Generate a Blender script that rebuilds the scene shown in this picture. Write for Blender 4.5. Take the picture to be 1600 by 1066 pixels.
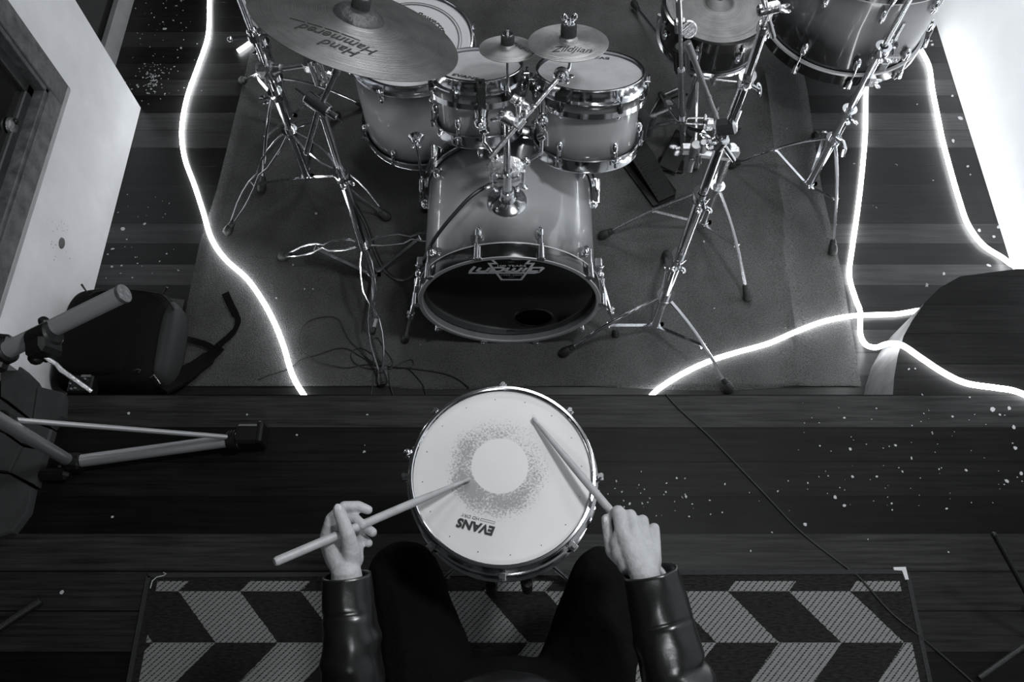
import bpy, math, random
from mathutils import Vector, Matrix, noise
random.seed(7)
scene = bpy.context.scene
for o in list(bpy.data.objects):
    bpy.data.objects.remove(o)
COL = scene.collection
V = Vector
PI = math.pi
R = math.radians

# ------------------------------------------------------------------ camera
CAMZ, FPX, TILT = 2.5, 1243.0, R(25.4)
cam = bpy.data.cameras.new('camera')
cam.sensor_width = 36.0
cam.lens = FPX / 1600 * 36
cam.clip_start = 0.05
camo = bpy.data.objects.new('camera', cam)
COL.objects.link(camo)
camo.location = (0, 0, CAMZ)
camo.rotation_euler = (TILT, 0, 0)
scene.camera = camo

# ------------------------------------------------------------------ world, lights, exposure
w = bpy.data.worlds.new('world')
scene.world = w
w.use_nodes = True
w.node_tree.nodes['Background'].inputs[0].default_value = (0.94, 0.98, 1.0, 1)
w.node_tree.nodes['Background'].inputs[1].default_value = 0.022
scene.view_settings.view_transform = 'Standard'
scene.view_settings.look = 'None'
scene.view_settings.gamma = 1
scene.view_settings.use_curve_mapping = False
scene.view_settings.exposure = 0.0
TINT = (0.955, 0.982, 1.0)


def area(name, loc, target, size, power, size_y=None, spread=180):
    l = bpy.data.lights.new(name, 'AREA')
    l.shape = 'RECTANGLE'
    l.size = size
    l.size_y = size_y or size
    l.energy = power
    l.color = TINT
    l.spread = R(spread)
    o = bpy.data.objects.new(name, l)
    COL.objects.link(o)
    o.location = loc
    o.rotation_euler = (V(target) - V(loc)).to_track_quat('-Z', 'Y').to_euler()
    return o


area('ceiling_light', (0.95, 0.85, 3.25), (0.1, 1.0, 0.5), 0.30, 34)
area('overhead_fill', (0.35, 1.95, 3.15), (0.1, 1.5, 0.3), 0.6, 13)  # unseen overhead fill, added for chrome highlights and brighter shells
area('front_fill', (0.25, -1.5, 2.8), (0.1, 1.2, 0.3), 0.35, 13)  # unseen fill added on the camera side to brighten the bass drum front
area('back_fill', (0.5, 3.5, 2.6), (0.1, 1.7, 0.3), 0.9, 22, 0.25)  # unseen fill added behind the kit, lifts bass top, tom shells and chrome
area('wall_washer', (1.2, 2.9, 1.9), (1.85, 2.2, 0.7), 0.5, 13, spread=110)

EYE = V((0, 0, CAMZ))


def P(x, y, z):
    """world point at height z that the photo shows at pixel (x, y)"""
    u, v = x - 800.0, 533.0 - y
    c, s = math.cos(TILT), math.sin(TILT)
    d = V((u, v * c + FPX * s, v * s - FPX * c))
    return EYE + d * ((z - CAMZ) / d.z)


def PX(x, y, X):
    """point on the vertical plane x = X"""
    u, v = x - 800.0, 533.0 - y
    c, s = math.cos(TILT), math.sin(TILT)
    d = V((u, v * c + FPX * s, v * s - FPX * c))
    return EYE + d * (X / d.x)


# ------------------------------------------------------------------ materials
def new_mat(name):
    m = bpy.data.materials.new(name)
    m.use_nodes = True
    nt = m.node_tree
    return m, nt, nt.nodes['Principled BSDF']


def g(v):
    return (v * 0.98, v * 0.995, v * 1.025, 1)


def nd(nt, t, **kw):
    n = nt.nodes.new(t)
    for k, val in kw.items():
        if k.startswith('i_'):
            n.inputs[int(k[2:])].default_value = val
        else:
            setattr(n, k, val)
    return n


def lk(nt, a, b):
    nt.links.new(a, b)


def simple(name, v, rough=0.5, metal=0.0, bump=0.0, bscale=60.0, coat=0.0, var=0.0, vscale=8.0, sheen=0.0, spec=0.5):
    m, nt, b = new_mat(name)
    b.inputs['Base Color'].default_value = g(v)
    b.inputs['Roughness'].default_value = rough
    b.inputs['Metallic'].default_value = metal
    b.inputs['Specular IOR Level'].default_value = spec
    if coat:
        b.inputs['Coat Weight'].default_value = coat
        b.inputs['Coat Roughness'].default_value = 0.12
    if sheen:
        b.inputs['Sheen Weight'].default_value = sheen
    tc = nd(nt, 'ShaderNodeTexCoord')
    if bump:
        n = nd(nt, 'ShaderNodeTexNoise')
        n.inputs['Scale'].default_value = bscale
        n.inputs['Detail'].default_value = 6
        bp = nd(nt, 'ShaderNodeBump')
        bp.inputs['Strength'].default_value = bump
        bp.inputs['Distance'].default_value = 0.01
        lk(nt, tc.outputs['Object'], n.inputs['Vector'])
        lk(nt, n.outputs['Fac'], bp.inputs['Height'])
        lk(nt, bp.outputs['Normal'], b.inputs['Normal'])
    if var:
        n = nd(nt, 'ShaderNodeTexNoise')
        n.inputs['Scale'].default_value = vscale
        n.inputs['Detail'].default_value = 8
        n.inputs['Roughness'].default_value = 0.65
        r = nd(nt, 'ShaderNodeValToRGB')
        r.color_ramp.elements[0].position = 0.3
        r.color_ramp.elements[1].position = 0.7
        r.color_ramp.elements[0].color = g(max(0, v * (1 - var)))
        r.color_ramp.elements[1].color = g(v * (1 + var))
        lk(nt, tc.outputs['Object'], n.inputs['Vector'])
        lk(nt, n.outputs['Fac'], r.inputs['Fac'])
        lk(nt, r.outputs['Color'], b.inputs['Base Color'])
    return m


def math_node(nt, op, a, b=None, c=None):
    n = nd(nt, 'ShaderNodeMath', operation=op)
    for i, x in enumerate((a, b, c)):
        if x is None:
            continue
        if isinstance(x, (int, float)):
            n.inputs[i].default_value = x
        else:
            lk(nt, x, n.inputs[i])
    return n.outputs[0]


def wood_boards(name, y0, width, tones, rough=0.42, specks=0.5, grain=0.45, seam=0.035, spec=0.3):
    """floorboards running along X; tones = albedo of each board counted from y0 towards -Y"""
    m, nt, b = new_mat(name)
    tc = nd(nt, 'ShaderNodeTexCoord')
    sp = nd(nt, 'ShaderNodeSeparateXYZ')
    lk(nt, tc.outputs['Object'], sp.inputs[0])
    t = math_node(nt, 'DIVIDE', math_node(nt, 'SUBTRACT', y0, sp.outputs['Y']), width)
    idx = math_node(nt, 'FLOOR', t)
    fr = math_node(nt, 'SUBTRACT', t, idx)
    n = len(tones)
    rp = nd(nt, 'ShaderNodeValToRGB')
    cr = rp.color_ramp
    cr.interpolation = 'CONSTANT'
    cr.elements[0].position = 0
    cr.elements[0].color = (tones[0],) * 3 + (1,)
    cr.elements[1].position = 1 / n
    cr.elements[1].color = (tones[1],) * 3 + (1,)
    for i in range(2, n):
        e = cr.elements.new(i / n)
        e.color = (tones[i],) * 3 + (1,)
    lk(nt, math_node(nt, 'DIVIDE', math_node(nt, 'ADD', idx, 0.5), float(n)), rp.inputs['Fac'])
    # grain
    cb = nd(nt, 'ShaderNodeCombineXYZ')
    lk(nt, math_node(nt, 'MULTIPLY', sp.outputs['X'], 3.0), cb.inputs[0])
    lk(nt, math_node(nt, 'MULTIPLY', sp.outputs['Y'], 70.0), cb.inputs[1])
    lk(nt, math_node(nt, 'MULTIPLY', idx, 13.7), cb.inputs[2])
    gn = nd(nt, 'ShaderNodeTexNoise')
    gn.inputs['Scale'].default_value = 1.6
    gn.inputs['Detail'].default_value = 9
    gn.inputs['Roughness'].default_value = 0.62
    lk(nt, cb.outputs[0], gn.inputs['Vector'])
    bl = nd(nt, 'ShaderNodeTexNoise')
    bl.inputs['Scale'].default_value = 3.5
    bl.inputs['Detail'].default_value = 5
    lk(nt, tc.outputs['Object'], bl.inputs['Vector'])
    gf = math_node(nt, 'MULTIPLY_ADD', math_node(nt, 'SUBTRACT', gn.outputs['Fac'], 0.5), grain * 4, 1.0)
    bf = math_node(nt, 'MULTIPLY_ADD', math_node(nt, 'SUBTRACT', bl.outputs['Fac'], 0.5), 1.6, 1.0)
    f = math_node(nt, 'MULTIPLY', gf, bf)
    # seams
    s1 = math_node(nt, 'LESS_THAN', fr, seam)
    f = math_node(nt, 'MULTIPLY', f, math_node(nt, 'MULTIPLY_ADD', s1, -0.85, 1.0))
    tone = math_node(nt, 'MAXIMUM', math_node(nt, 'MULTIPLY', rp.outputs['Color'], f), 0.002)
    # paint specks, clustered
    vo = nd(nt, 'ShaderNodeTexVoronoi')
    vo.inputs['Scale'].default_value = 26
    vo.inputs['Randomness'].default_value = 1.0
    wn = nd(nt, 'ShaderNodeTexNoise')
    wn.inputs['Scale'].default_value = 60
    mx = nd(nt, 'ShaderNodeMixRGB')
    mx.inputs[0].default_value = 0.03
    lk(nt, tc.outputs['Object'], mx.inputs[1])
    lk(nt, tc.outputs['Object'], wn.inputs['Vector'])
    lk(nt, wn.outputs['Color'], mx.inputs[2])
    lk(nt, mx.outputs[0], vo.inputs['Vector'])
    pc = nd(nt, 'ShaderNodeTexNoise')
    pc.inputs['Scale'].default_value = 2.3
    pc.inputs['Detail'].default_value = 3
    lk(nt, tc.outputs['Object'], pc.inputs['Vector'])
    cell = nd(nt, 'ShaderNodeSeparateColor')
    lk(nt, vo.outputs['Color'], cell.inputs[0])
    dens = math_node(nt, 'MULTIPLY', math_node(nt, 'MAXIMUM', math_node(nt, 'SUBTRACT', pc.outputs['Fac'], 0.5), 0.0), specks)
    rad = math_node(nt, 'MULTIPLY', math_node(nt, 'LESS_THAN', cell.outputs[0], dens), math_node(nt, 'MULTIPLY_ADD', cell.outputs[1], 0.12, 0.05))
    msk = math_node(nt, 'LESS_THAN', vo.outputs['Distance'], rad)
    mix = nd(nt, 'ShaderNodeMixRGB')
    lk(nt, math_node(nt, 'MULTIPLY', msk, 0.7), mix.inputs[0])
    lk(nt, tone, mix.inputs[1])
    mix.inputs[2].default_value = (0.3, 0.3, 0.31, 1)
    lk(nt, mix.outputs[0], b.inputs['Base Color'])
    rr = math_node(nt, 'MULTIPLY_ADD', math_node(nt, 'SUBTRACT', bl.outputs['Fac'], 0.5), 0.35, rough)
    lk(nt, rr, b.inputs['Roughness'])
    b.inputs['Specular IOR Level'].default_value = spec
    h = math_node(nt, 'ADD', math_node(nt, 'MULTIPLY', gn.outputs['Fac'], 0.35), math_node(nt, 'MULTIPLY', s1, -1.0))
    bp = nd(nt, 'ShaderNodeBump')
    bp.inputs['Strength'].default_value = 0.35
    bp.inputs['Distance'].default_value = 0.002
    lk(nt, h, bp.inputs['Height'])
    lk(nt, bp.outputs['Normal'], b.inputs['Normal'])
    return m


def carpet_mat(name, v):
    m, nt, b = new_mat(name)
    tc = nd(nt, 'ShaderNodeTexCoord')
    n1 = nd(nt, 'ShaderNodeTexNoise')
    n1.inputs['Scale'].default_value = 260
    n1.inputs['Detail'].default_value = 3
    n2 = nd(nt, 'ShaderNodeTexNoise')
    n2.inputs['Scale'].default_value = 3.2
    n2.inputs['Detail'].default_value = 7
    n2.inputs['Roughness'].default_value = 0.6
    for n in (n1, n2):
        lk(nt, tc.outputs['Object'], n.inputs['Vector'])
    f = math_node(nt, 'MULTIPLY', math_node(nt, 'MULTIPLY_ADD', math_node(nt, 'SUBTRACT', n1.outputs['Fac'], 0.5), 2.2, 1.0),
                  math_node(nt, 'MULTIPLY_ADD', math_node(nt, 'SUBTRACT', n2.outputs['Fac'], 0.5), 1.5, 1.0))
    f = math_node(nt, 'MULTIPLY', f, v)
    # light crumbs and lint
    vo = nd(nt, 'ShaderNodeTexVoronoi')
    vo.inputs['Scale'].default_value = 22
    lk(nt, tc.outputs['Object'], vo.inputs['Vector'])
    cell = nd(nt, 'ShaderNodeSeparateColor')
    lk(nt, vo.outputs['Color'], cell.inputs[0])
    msk = math_node(nt, 'MULTIPLY', math_node(nt, 'LESS_THAN', cell.outputs[0], 0.06), math_node(nt, 'LESS_THAN', vo.outputs['Distance'], 0.055))
    f = math_node(nt, 'MULTIPLY_ADD', msk, 0.15, f)
    lk(nt, f, b.inputs['Base Color'])
    b.inputs['Roughness'].default_value = 0.95
    b.inputs['Specular IOR Level'].default_value = 0.1
    bp = nd(nt, 'ShaderNodeBump')
    bp.inputs['Strength'].default_value = 0.9
    bp.inputs['Distance'].default_value = 0.004
    lk(nt, n1.outputs['Fac'], bp.inputs['Height'])
    lk(nt, bp.outputs['Normal'], b.inputs['Normal'])
    return m


def burst_mat(name, half, lo, hi, off=0.0, metal=0.25):
    """sunburst lacquer: pale in the middle of the shell, dark at both ends (along local Z)"""
    m, nt, b = new_mat(name)
    tc = nd(nt, 'ShaderNodeTexCoord')
    at = nd(nt, 'ShaderNodeAttribute', attribute_name='along')
    n = nd(nt, 'ShaderNodeTexNoise')
    n.inputs['Scale'].default_value = 7
    n.inputs['Detail'].default_value = 4
    lk(nt, tc.outputs['Object'], n.inputs['Vector'])
    t = math_node(nt, 'ADD', at.outputs['Fac'], math_node(nt, 'MULTIPLY', math_node(nt, 'SUBTRACT', n.outputs['Fac'], 0.5), 0.22))
    rp = nd(nt, 'ShaderNodeValToRGB')
    cr = rp.color_ramp
    cr.elements[0].position = 0.05
    cr.elements[0].color = g(lo)
    cr.elements[1].position = 0.95
    cr.elements[1].color = g(lo)
    for p_, c_ in ((0.22, lo * 0.55 + hi * 0.45), (0.40 + off, hi), (0.62 + off, hi), (0.82, lo * 0.6 + hi * 0.4)):
        e = cr.elements.new(min(0.94, p_))
        e.color = g(c_)
    lk(nt, t, rp.inputs['Fac'])
    lk(nt, rp.outputs['Color'], b.inputs['Base Color'])
    b.inputs['Roughness'].default_value = 0.33
    b.inputs['Metallic'].default_value = metal
    b.inputs['Coat Weight'].default_value = 0.8
    b.inputs['Coat Roughness'].default_value = 0.07
    return m


def cymbal_mat(name, v, rough=0.34):
    m, nt, b = new_mat(name)
    tc = nd(nt, 'ShaderNodeTexCoord')
    at = nd(nt, 'ShaderNodeAttribute', attribute_name='along')
    n = nd(nt, 'ShaderNodeTexNoise')
    n.noise_dimensions = '1D'
    n.inputs['Scale'].default_value = 90
    n.inputs['Detail'].default_value = 5
    lk(nt, at.outputs['Fac'], n.inputs['W'])
    n2 = nd(nt, 'ShaderNodeTexNoise')
    n2.inputs['Scale'].default_value = 14
    n2.inputs['Detail'].default_value = 8
    n2.inputs['Roughness'].default_value = 0.6
    lk(nt, tc.outputs['Object'], n2.inputs['Vector'])
    f = math_node(nt, 'MULTIPLY', math_node(nt, 'MULTIPLY_ADD', math_node(nt, 'SUBTRACT', n.outputs['Fac'], 0.5), 0.5, 1.0),
                  math_node(nt, 'MULTIPLY_ADD', math_node(nt, 'SUBTRACT', n2.outputs['Fac'], 0.5), 1.3, 1.0))
    lk(nt, math_node(nt, 'MULTIPLY', f, v), b.inputs['Base Color'])
    b.inputs['Metallic'].default_value = 0.85
    b.inputs['Roughness'].default_value = rough
    bp = nd(nt, 'ShaderNodeBump')
    bp.inputs['Strength'].default_value = 0.8
    bp.inputs['Distance'].default_value = 0.001
    lk(nt, n.outputs['Fac'], bp.inputs['Height'])
    lk(nt, bp.outputs['Normal'], b.inputs['Normal'])
    return m


def rug_mat(name):
    m, nt, b = new_mat(name)
    tc = nd(nt, 'ShaderNodeTexCoord')
    sp = nd(nt, 'ShaderNodeSeparateXYZ')
    lk(nt, tc.outputs['Object'], sp.inputs[0])
    r = math_node(nt, 'DIVIDE', math_node(nt, 'SUBTRACT', 0.3124, sp.outputs['Y']), 0.131)
    ro = math_node(nt, 'FLOOR', r)
    pp = math_node(nt, 'PINGPONG', r, 1.0)
    nz = nd(nt, 'ShaderNodeTexNoise')
    nz.inputs['Scale'].default_value = 160
    lk(nt, tc.outputs['Object'], nz.inputs['Vector'])
    jx = math_node(nt, 'MULTIPLY', math_node(nt, 'SUBTRACT', nz.outputs['Fac'], 0.5), 0.008)
    x = math_node(nt, 'SUBTRACT', math_node(nt, 'SUBTRACT', math_node(nt, 'ADD', sp.outputs['X'], jx), math_node(nt, 'MULTIPLY', pp, 0.12)), 0.751)
    ci = math_node(nt, 'FLOOR', math_node(nt, 'DIVIDE', x, 0.1655))
    par = math_node(nt, 'FLOORED_MODULO', math_node(nt, 'ADD', ci, ro), 2.0)
    light = math_node(nt, 'LESS_THAN', par, 0.5)
    # border
    bd = math_node(nt, 'LESS_THAN', sp.outputs['Y'], 0.339)
    bx = math_node(nt, 'LESS_THAN', math_node(nt, 'ABSOLUTE', math_node(nt, 'SUBTRACT', sp.outputs['X'], 0.045)), 1.012)
    light = math_node(nt, 'MULTIPLY', light, math_node(nt, 'MULTIPLY', bd, bx))
    # diagonal stitched lines, broken up
    dg = math_node(nt, 'SUBTRACT', sp.outputs['X'], math_node(nt, 'MULTIPLY', sp.outputs['Y'], 1.0))
    fr = math_node(nt, 'FRACT', math_node(nt, 'DIVIDE', dg, 0.0165))
    st = math_node(nt, 'LESS_THAN', fr, 0.28)
    dash = math_node(nt, 'FRACT', math_node(nt, 'DIVIDE', sp.outputs['Y'], 0.0055))
    st = math_node(nt, 'MULTIPLY', st, math_node(nt, 'LESS_THAN', dash, 0.75))
    yl = math_node(nt, 'FRACT', math_node(nt, 'DIVIDE', math_node(nt, 'ADD', sp.outputs['Y'], jx), 0.0085))
    n1 = nd(nt, 'ShaderNodeTexNoise')
    n1.inputs['Scale'].default_value = 1.0
    n1.inputs['Detail'].default_value = 5
    cb = nd(nt, 'ShaderNodeCombineXYZ')
    lk(nt, math_node(nt, 'MULTIPLY', sp.outputs['X'], 60.0), cb.inputs[0])
    lk(nt, math_node(nt, 'MULTIPLY', sp.outputs['Y'], 260.0), cb.inputs[1])
    lk(nt, cb.outputs[0], n1.inputs['Vector'])
    wv = math_node(nt, 'MULTIPLY_ADD', math_node(nt, 'SUBTRACT', n1.outputs['Fac'], 0.5), 2.6, 1.0)
    dark = math_node(nt, 'MULTIPLY', wv, 0.016)
    lite = math_node(nt, 'MULTIPLY_ADD', st, -0.16, math_node(nt, 'MULTIPLY', math_node(nt, 'MULTIPLY_ADD', wv, 0.3, 0.7), 0.19))
    mx = nd(nt, 'ShaderNodeMixRGB')
    lk(nt, light, mx.inputs[0])
    lk(nt, dark, mx.inputs[1])
    lk(nt, lite, mx.inputs[2])
    lk(nt, mx.outputs[0], b.inputs['Base Color'])
    b.inputs['Roughness'].default_value = 0.95
    b.inputs['Specular IOR Level'].default_value = 0.1
    bp = nd(nt, 'ShaderNodeBump')
    bp.inputs['Strength'].default_value = 0.6
    bp.inputs['Distance'].default_value = 0.003
    lk(nt, math_node(nt, 'ADD', n1.outputs['Fac'], math_node(nt, 'MULTIPLY', st, -0.6)), bp.inputs['Height'])
    lk(nt, bp.outputs['Normal'], b.inputs['Normal'])
    return m


def worn_head_mat(name, cx, cy):
    """coated drum head with a ring of stick marks round a clean centre dot"""
    m, nt, b = new_mat(name)
    tc = nd(nt, 'ShaderNodeTexCoord')
    vm = nd(nt, 'ShaderNodeVectorMath', operation='DISTANCE')
    lk(nt, tc.outputs['Object'], vm.inputs[0])
    vm.inputs[1].default_value = (cx, cy, 0)
    sp = nd(nt, 'ShaderNodeSeparateXYZ')
    lk(nt, tc.outputs['Object'], sp.inputs[0])
    d = vm.outputs['Value']
    # ring a little stronger towards the player
    rp = nd(nt, 'ShaderNodeValToRGB')
    cr = rp.color_ramp
    cr.elements[0].position = 0.0
    cr.elements[0].color = (0, 0, 0, 1)
    cr.elements[1].position = 1.0
    cr.elements[1].color = (0, 0, 0, 1)
    for p_, c_ in ((0.325, 0.0), (0.335, 0.75), (0.45, 0.85), (0.56, 0.62), (0.68, 0.2), (0.82, 0.0)):
        e = cr.elements.new(p_)
        e.color = (c_, c_, c_, 1)
    lk(nt, math_node(nt, 'DIVIDE', d, 0.17), rp.inputs['Fac'])
    n = nd(nt, 'ShaderNodeTexNoise')
    n.inputs['Scale'].default_value = 230
    n.inputs['Detail'].default_value = 4
    n.inputs['Roughness'].default_value = 0.75
    n2 = nd(nt, 'ShaderNodeTexNoise')
    n2.inputs['Scale'].default_value = 22
    n2.inputs['Detail'].default_value = 4
    n3 = nd(nt, 'ShaderNodeTexNoise')
    n3.inputs['Scale'].default_value = 5
    n3.inputs['Detail'].default_value = 6
    for q in (n, n2, n3):
        lk(nt, tc.outputs['Object'], q.inputs['Vector'])
    side = math_node(nt, 'MULTIPLY_ADD', math_node(nt, 'SUBTRACT', sp.outputs['Y'], cy), -2.6, 1.0)
    side = math_node(nt, 'MULTIPLY_ADD', math_node(nt, 'SUBTRACT', sp.outputs['X'], cx), -1.6, side)
    k = math_node(nt, 'MULTIPLY', math_node(nt, 'MULTIPLY', rp.outputs['Color'], side), math_node(nt, 'MULTIPLY_ADD', n2.outputs['Fac'], 1.0, 0.5))
    thr = math_node(nt, 'SUBTRACT', 0.74, math_node(nt, 'MULTIPLY', k, 0.40))
    spk = nd(nt, 'ShaderNodeMapRange')
    lk(nt, n.outputs['Fac'], spk.inputs['Value'])
    lk(nt, thr, spk.inputs['From Min'])
    lk(nt, math_node(nt, 'ADD', thr, 0.13), spk.inputs['From Max'])
    spk.inputs['To Max'].default_value = 0.62
    base = math_node(nt, 'MULTIPLY_ADD', math_node(nt, 'SUBTRACT', n3.outputs['Fac'], 0.5), 0.16, 0.63)
    base = math_node(nt, 'MULTIPLY_ADD', k, -0.05, base)
    mx = nd(nt, 'ShaderNodeMixRGB')
    lk(nt, spk.outputs[0], mx.inputs[0])
    lk(nt, base, mx.inputs[1])
    mx.inputs[2].default_value = (0.075, 0.078, 0.082, 1)
    lk(nt, mx.outputs[0], b.inputs['Base Color'])
    b.inputs['Roughness'].default_value = 0.55
    return m


def emit_mat(name, strength):
    m = bpy.data.materials.new(name)
    m.use_nodes = True
    nt = m.node_tree
    nt.nodes.clear()
    out = nd(nt, 'ShaderNodeOutputMaterial')
    e = nd(nt, 'ShaderNodeEmission')
    e.inputs[0].default_value = TINT + (1,)
    e.inputs[1].default_value = strength
    lk(nt, e.outputs[0], out.inputs[0])
    return m


M = {}
M['chrome'] = simple('chrome', 0.88, 0.14, 1.0)
M['chrome_worn'] = simple('chrome_worn', 0.66, 0.26, 1.0, bump=0.15, bscale=90)
M['steel'] = simple('dull_steel', 0.33, 0.38, 0.9, bump=0.2, bscale=120)
M['alu'] = simple('aluminium', 0.50, 0.33, 0.6)
M['rubber'] = simple('rubber', 0.012, 0.55, bump=0.3, bscale=200)
M['plastic'] = simple('black_plastic', 0.008, 0.38, spec=0.3)
M['felt'] = simple('felt', 0.035, 0.95, bump=0.8, bscale=400)
M['cable'] = simple('black_cable', 0.012, 0.45)
M['coated'] = simple('coated_head', 0.40, 0.6, var=0.12, vscale=30)
M['grey_head'] = simple('grey_head', 0.36, 0.55, var=0.12, vscale=20)
M['ring_head'] = simple('ring_head', 0.5, 0.4)
M['black_head'] = simple('black_head', 0.006, 0.16, coat=0.5)
M['ink'] = simple('black_ink', 0.01, 0.6)
M['faded_ink'] = simple('grey_ink', 0.10, 0.6)
M['white_ink'] = simple('white_ink', 0.93, 0.5)
M['black_hoop'] = simple('black_lacquer', 0.008, 0.15, coat=0.6)
M['hoop_grey'] = simple('hoop_inlay', 0.16, 0.5, var=0.15, vscale=40)
M['bare_hoop'] = simple('hoop_edge', 0.5, 0.35, 0.4)
M['skin'] = simple('skin', 0.40, 0.52, bump=0.22, bscale=120, var=0.14, vscale=38)
M['nail'] = simple('nail', 0.5, 0.3)
M['leather'] = simple('black_leather', 0.008, 0.30, bump=0.10, bscale=30, spec=0.8)
M['cloth'] = simple('black_cloth', 0.006, 0.95, bump=0.4, bscale=70, spec=0.05)
M['hair'] = simple('dark_hair', 0.02, 0.6, bump=0.9, bscale=120)
M['shoe'] = simple('shoe', 0.015, 0.5)
M['stick'] = simple('stick_wood', 0.36, 0.42, bump=0.05, var=0.14, vscale=35)
M['plaster'] = simple('plaster', 0.74, 0.85, bump=0.25, bscale=14, var=0.09, vscale=4)
M['plaster_r'] = simple('plaster_right', 0.85, 0.85, bump=0.15, bscale=10, var=0.04, vscale=3)
M['dark_wall'] = simple('dark_wall', 0.010, 0.9, var=0.3)
M['frame_wood'] = simple('frame_wood', 0.085, 0.6, bump=0.5, bscale=25, var=0.6, vscale=22)
M['dark_wood'] = simple('dark_wood', 0.03, 0.5, bump=0.4, bscale=30, var=0.4)
M['sill_pale'] = simple('pale_frame_edge', 0.33, 0.7, var=0.15, vscale=9)
M['glass'] = simple('dark_glass', 0.006, 0.08, coat=0.6)
M['stone'] = simple('stone', 0.028, 0.75, bump=0.6, bscale=9, var=0.3, vscale=5)
M['grout'] = simple('grout', 0.012, 0.95)
M['ply'] = simple('ply_edge', 0.13, 0.7, bump=0.3, bscale=18, var=0.45, vscale=7)
M['bag'] = simple('bag_nylon', 0.004, 0.8, bump=0.3, bscale=30, spec=0.1)
M['bag_side'] = simple('bag_panel', 0.02, 0.6, bump=0.4, bscale=14, spec=0.2)
M['web'] = simple('webbing', 0.004, 0.8, bump=0.5, bscale=250, spec=0.1)
M['rug_edge'] = simple('rug_binding', 0.022, 0.9, bump=0.5, bscale=200)
M['flake'] = simple('white_flake', 0.42, 0.8)
M['tape'] = simple('pale_clip', 0.55, 0.5)
M['base_trim'] = simple('pale_trim', 0.16, 0.7, var=0.15)
M['led'] = emit_mat('led_tube', 15.0)
M['carpet'] = carpet_mat('carpet', 0.075)
M['rug'] = rug_mat('chevron_rug')
M['ride'] = cymbal_mat('bronze_dark', 0.24, 0.36)
M['bell'] = simple('raw_bell', 0.10, 0.5, 0.7, bump=0.5, bscale=60)
M['splash'] = cymbal_mat('bronze_bright', 0.36, 0.34)
M['hat'] = cymbal_mat('brushed_disc', 0.13, 0.5)
M['burst_bass'] = burst_mat('burst_bass', 0, 0.03, 0.46, metal=0.1)
M['burst_tom'] = burst_mat('burst_tom', 0, 0.02, 0.30, metal=0.1)
M['burst_tom2'] = burst_mat('burst_tom_right', 0, 0.015, 0.34, metal=0.1)
M['burst_floor'] = burst_mat('burst_floor', 0, 0.02, 0.60, metal=0.1)
M['burst_big'] = burst_mat('burst_big', 0, 0.002, 0.13, off=-0.1, metal=0.1)
for e_, (p_, c_) in zip(M['burst_big'].node_tree.nodes['Color Ramp'].color_ramp.elements, ((0.0, .05), (.12, .16), (.30, .20), (.48, .16), (.68, .02), (.85, .003))):
    e_.position = p_
    e_.color = g(c_)
LT = [random.choice((0.006, 0.010, 0.014, 0.022, 0.034)) * random.uniform(.8, 1.2) for _ in range(30)]
M['lower_floor'] = wood_boards('lower_floorboards', 3.18, 0.0885, LT, rough=0.36, specks=0.5)
M['upper_floor'] = wood_boards('upper_floorboards', 0.888 + 0.104 * 6, 0.104,
                               [0.006, 0.008, 0.006, 0.009, 0.007, 0.010, 0.026, 0.006, 0.007, 0.0035, 0.022, 0.018, 0.015, 0.004,
                                0.012, 0.010, 0.012, 0.010, 0.012, 0.01], rough=0.5, specks=0.3, spec=0.12, grain=0.75)


# ------------------------------------------------------------------ mesh builder
def frame(axis, up=None):
    z = V(axis).normalized()
    ref = V(up) if up is not None else (V((0, 0, 1)) if abs(z.z) < 0.95 else V((0, 1, 0)))
    x = ref.cross(z)
    if x.length < 1e-6:
        x = V((1, 0, 0)).cross(z)
    x.normalize()
    y = z.cross(x)
    return Matrix((x, y, z)).transposed().to_4x4()


def at(loc, axis=(0, 0, 1), up=None):
    return Matrix.Translation(V(loc)) @ frame(axis, up)


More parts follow.
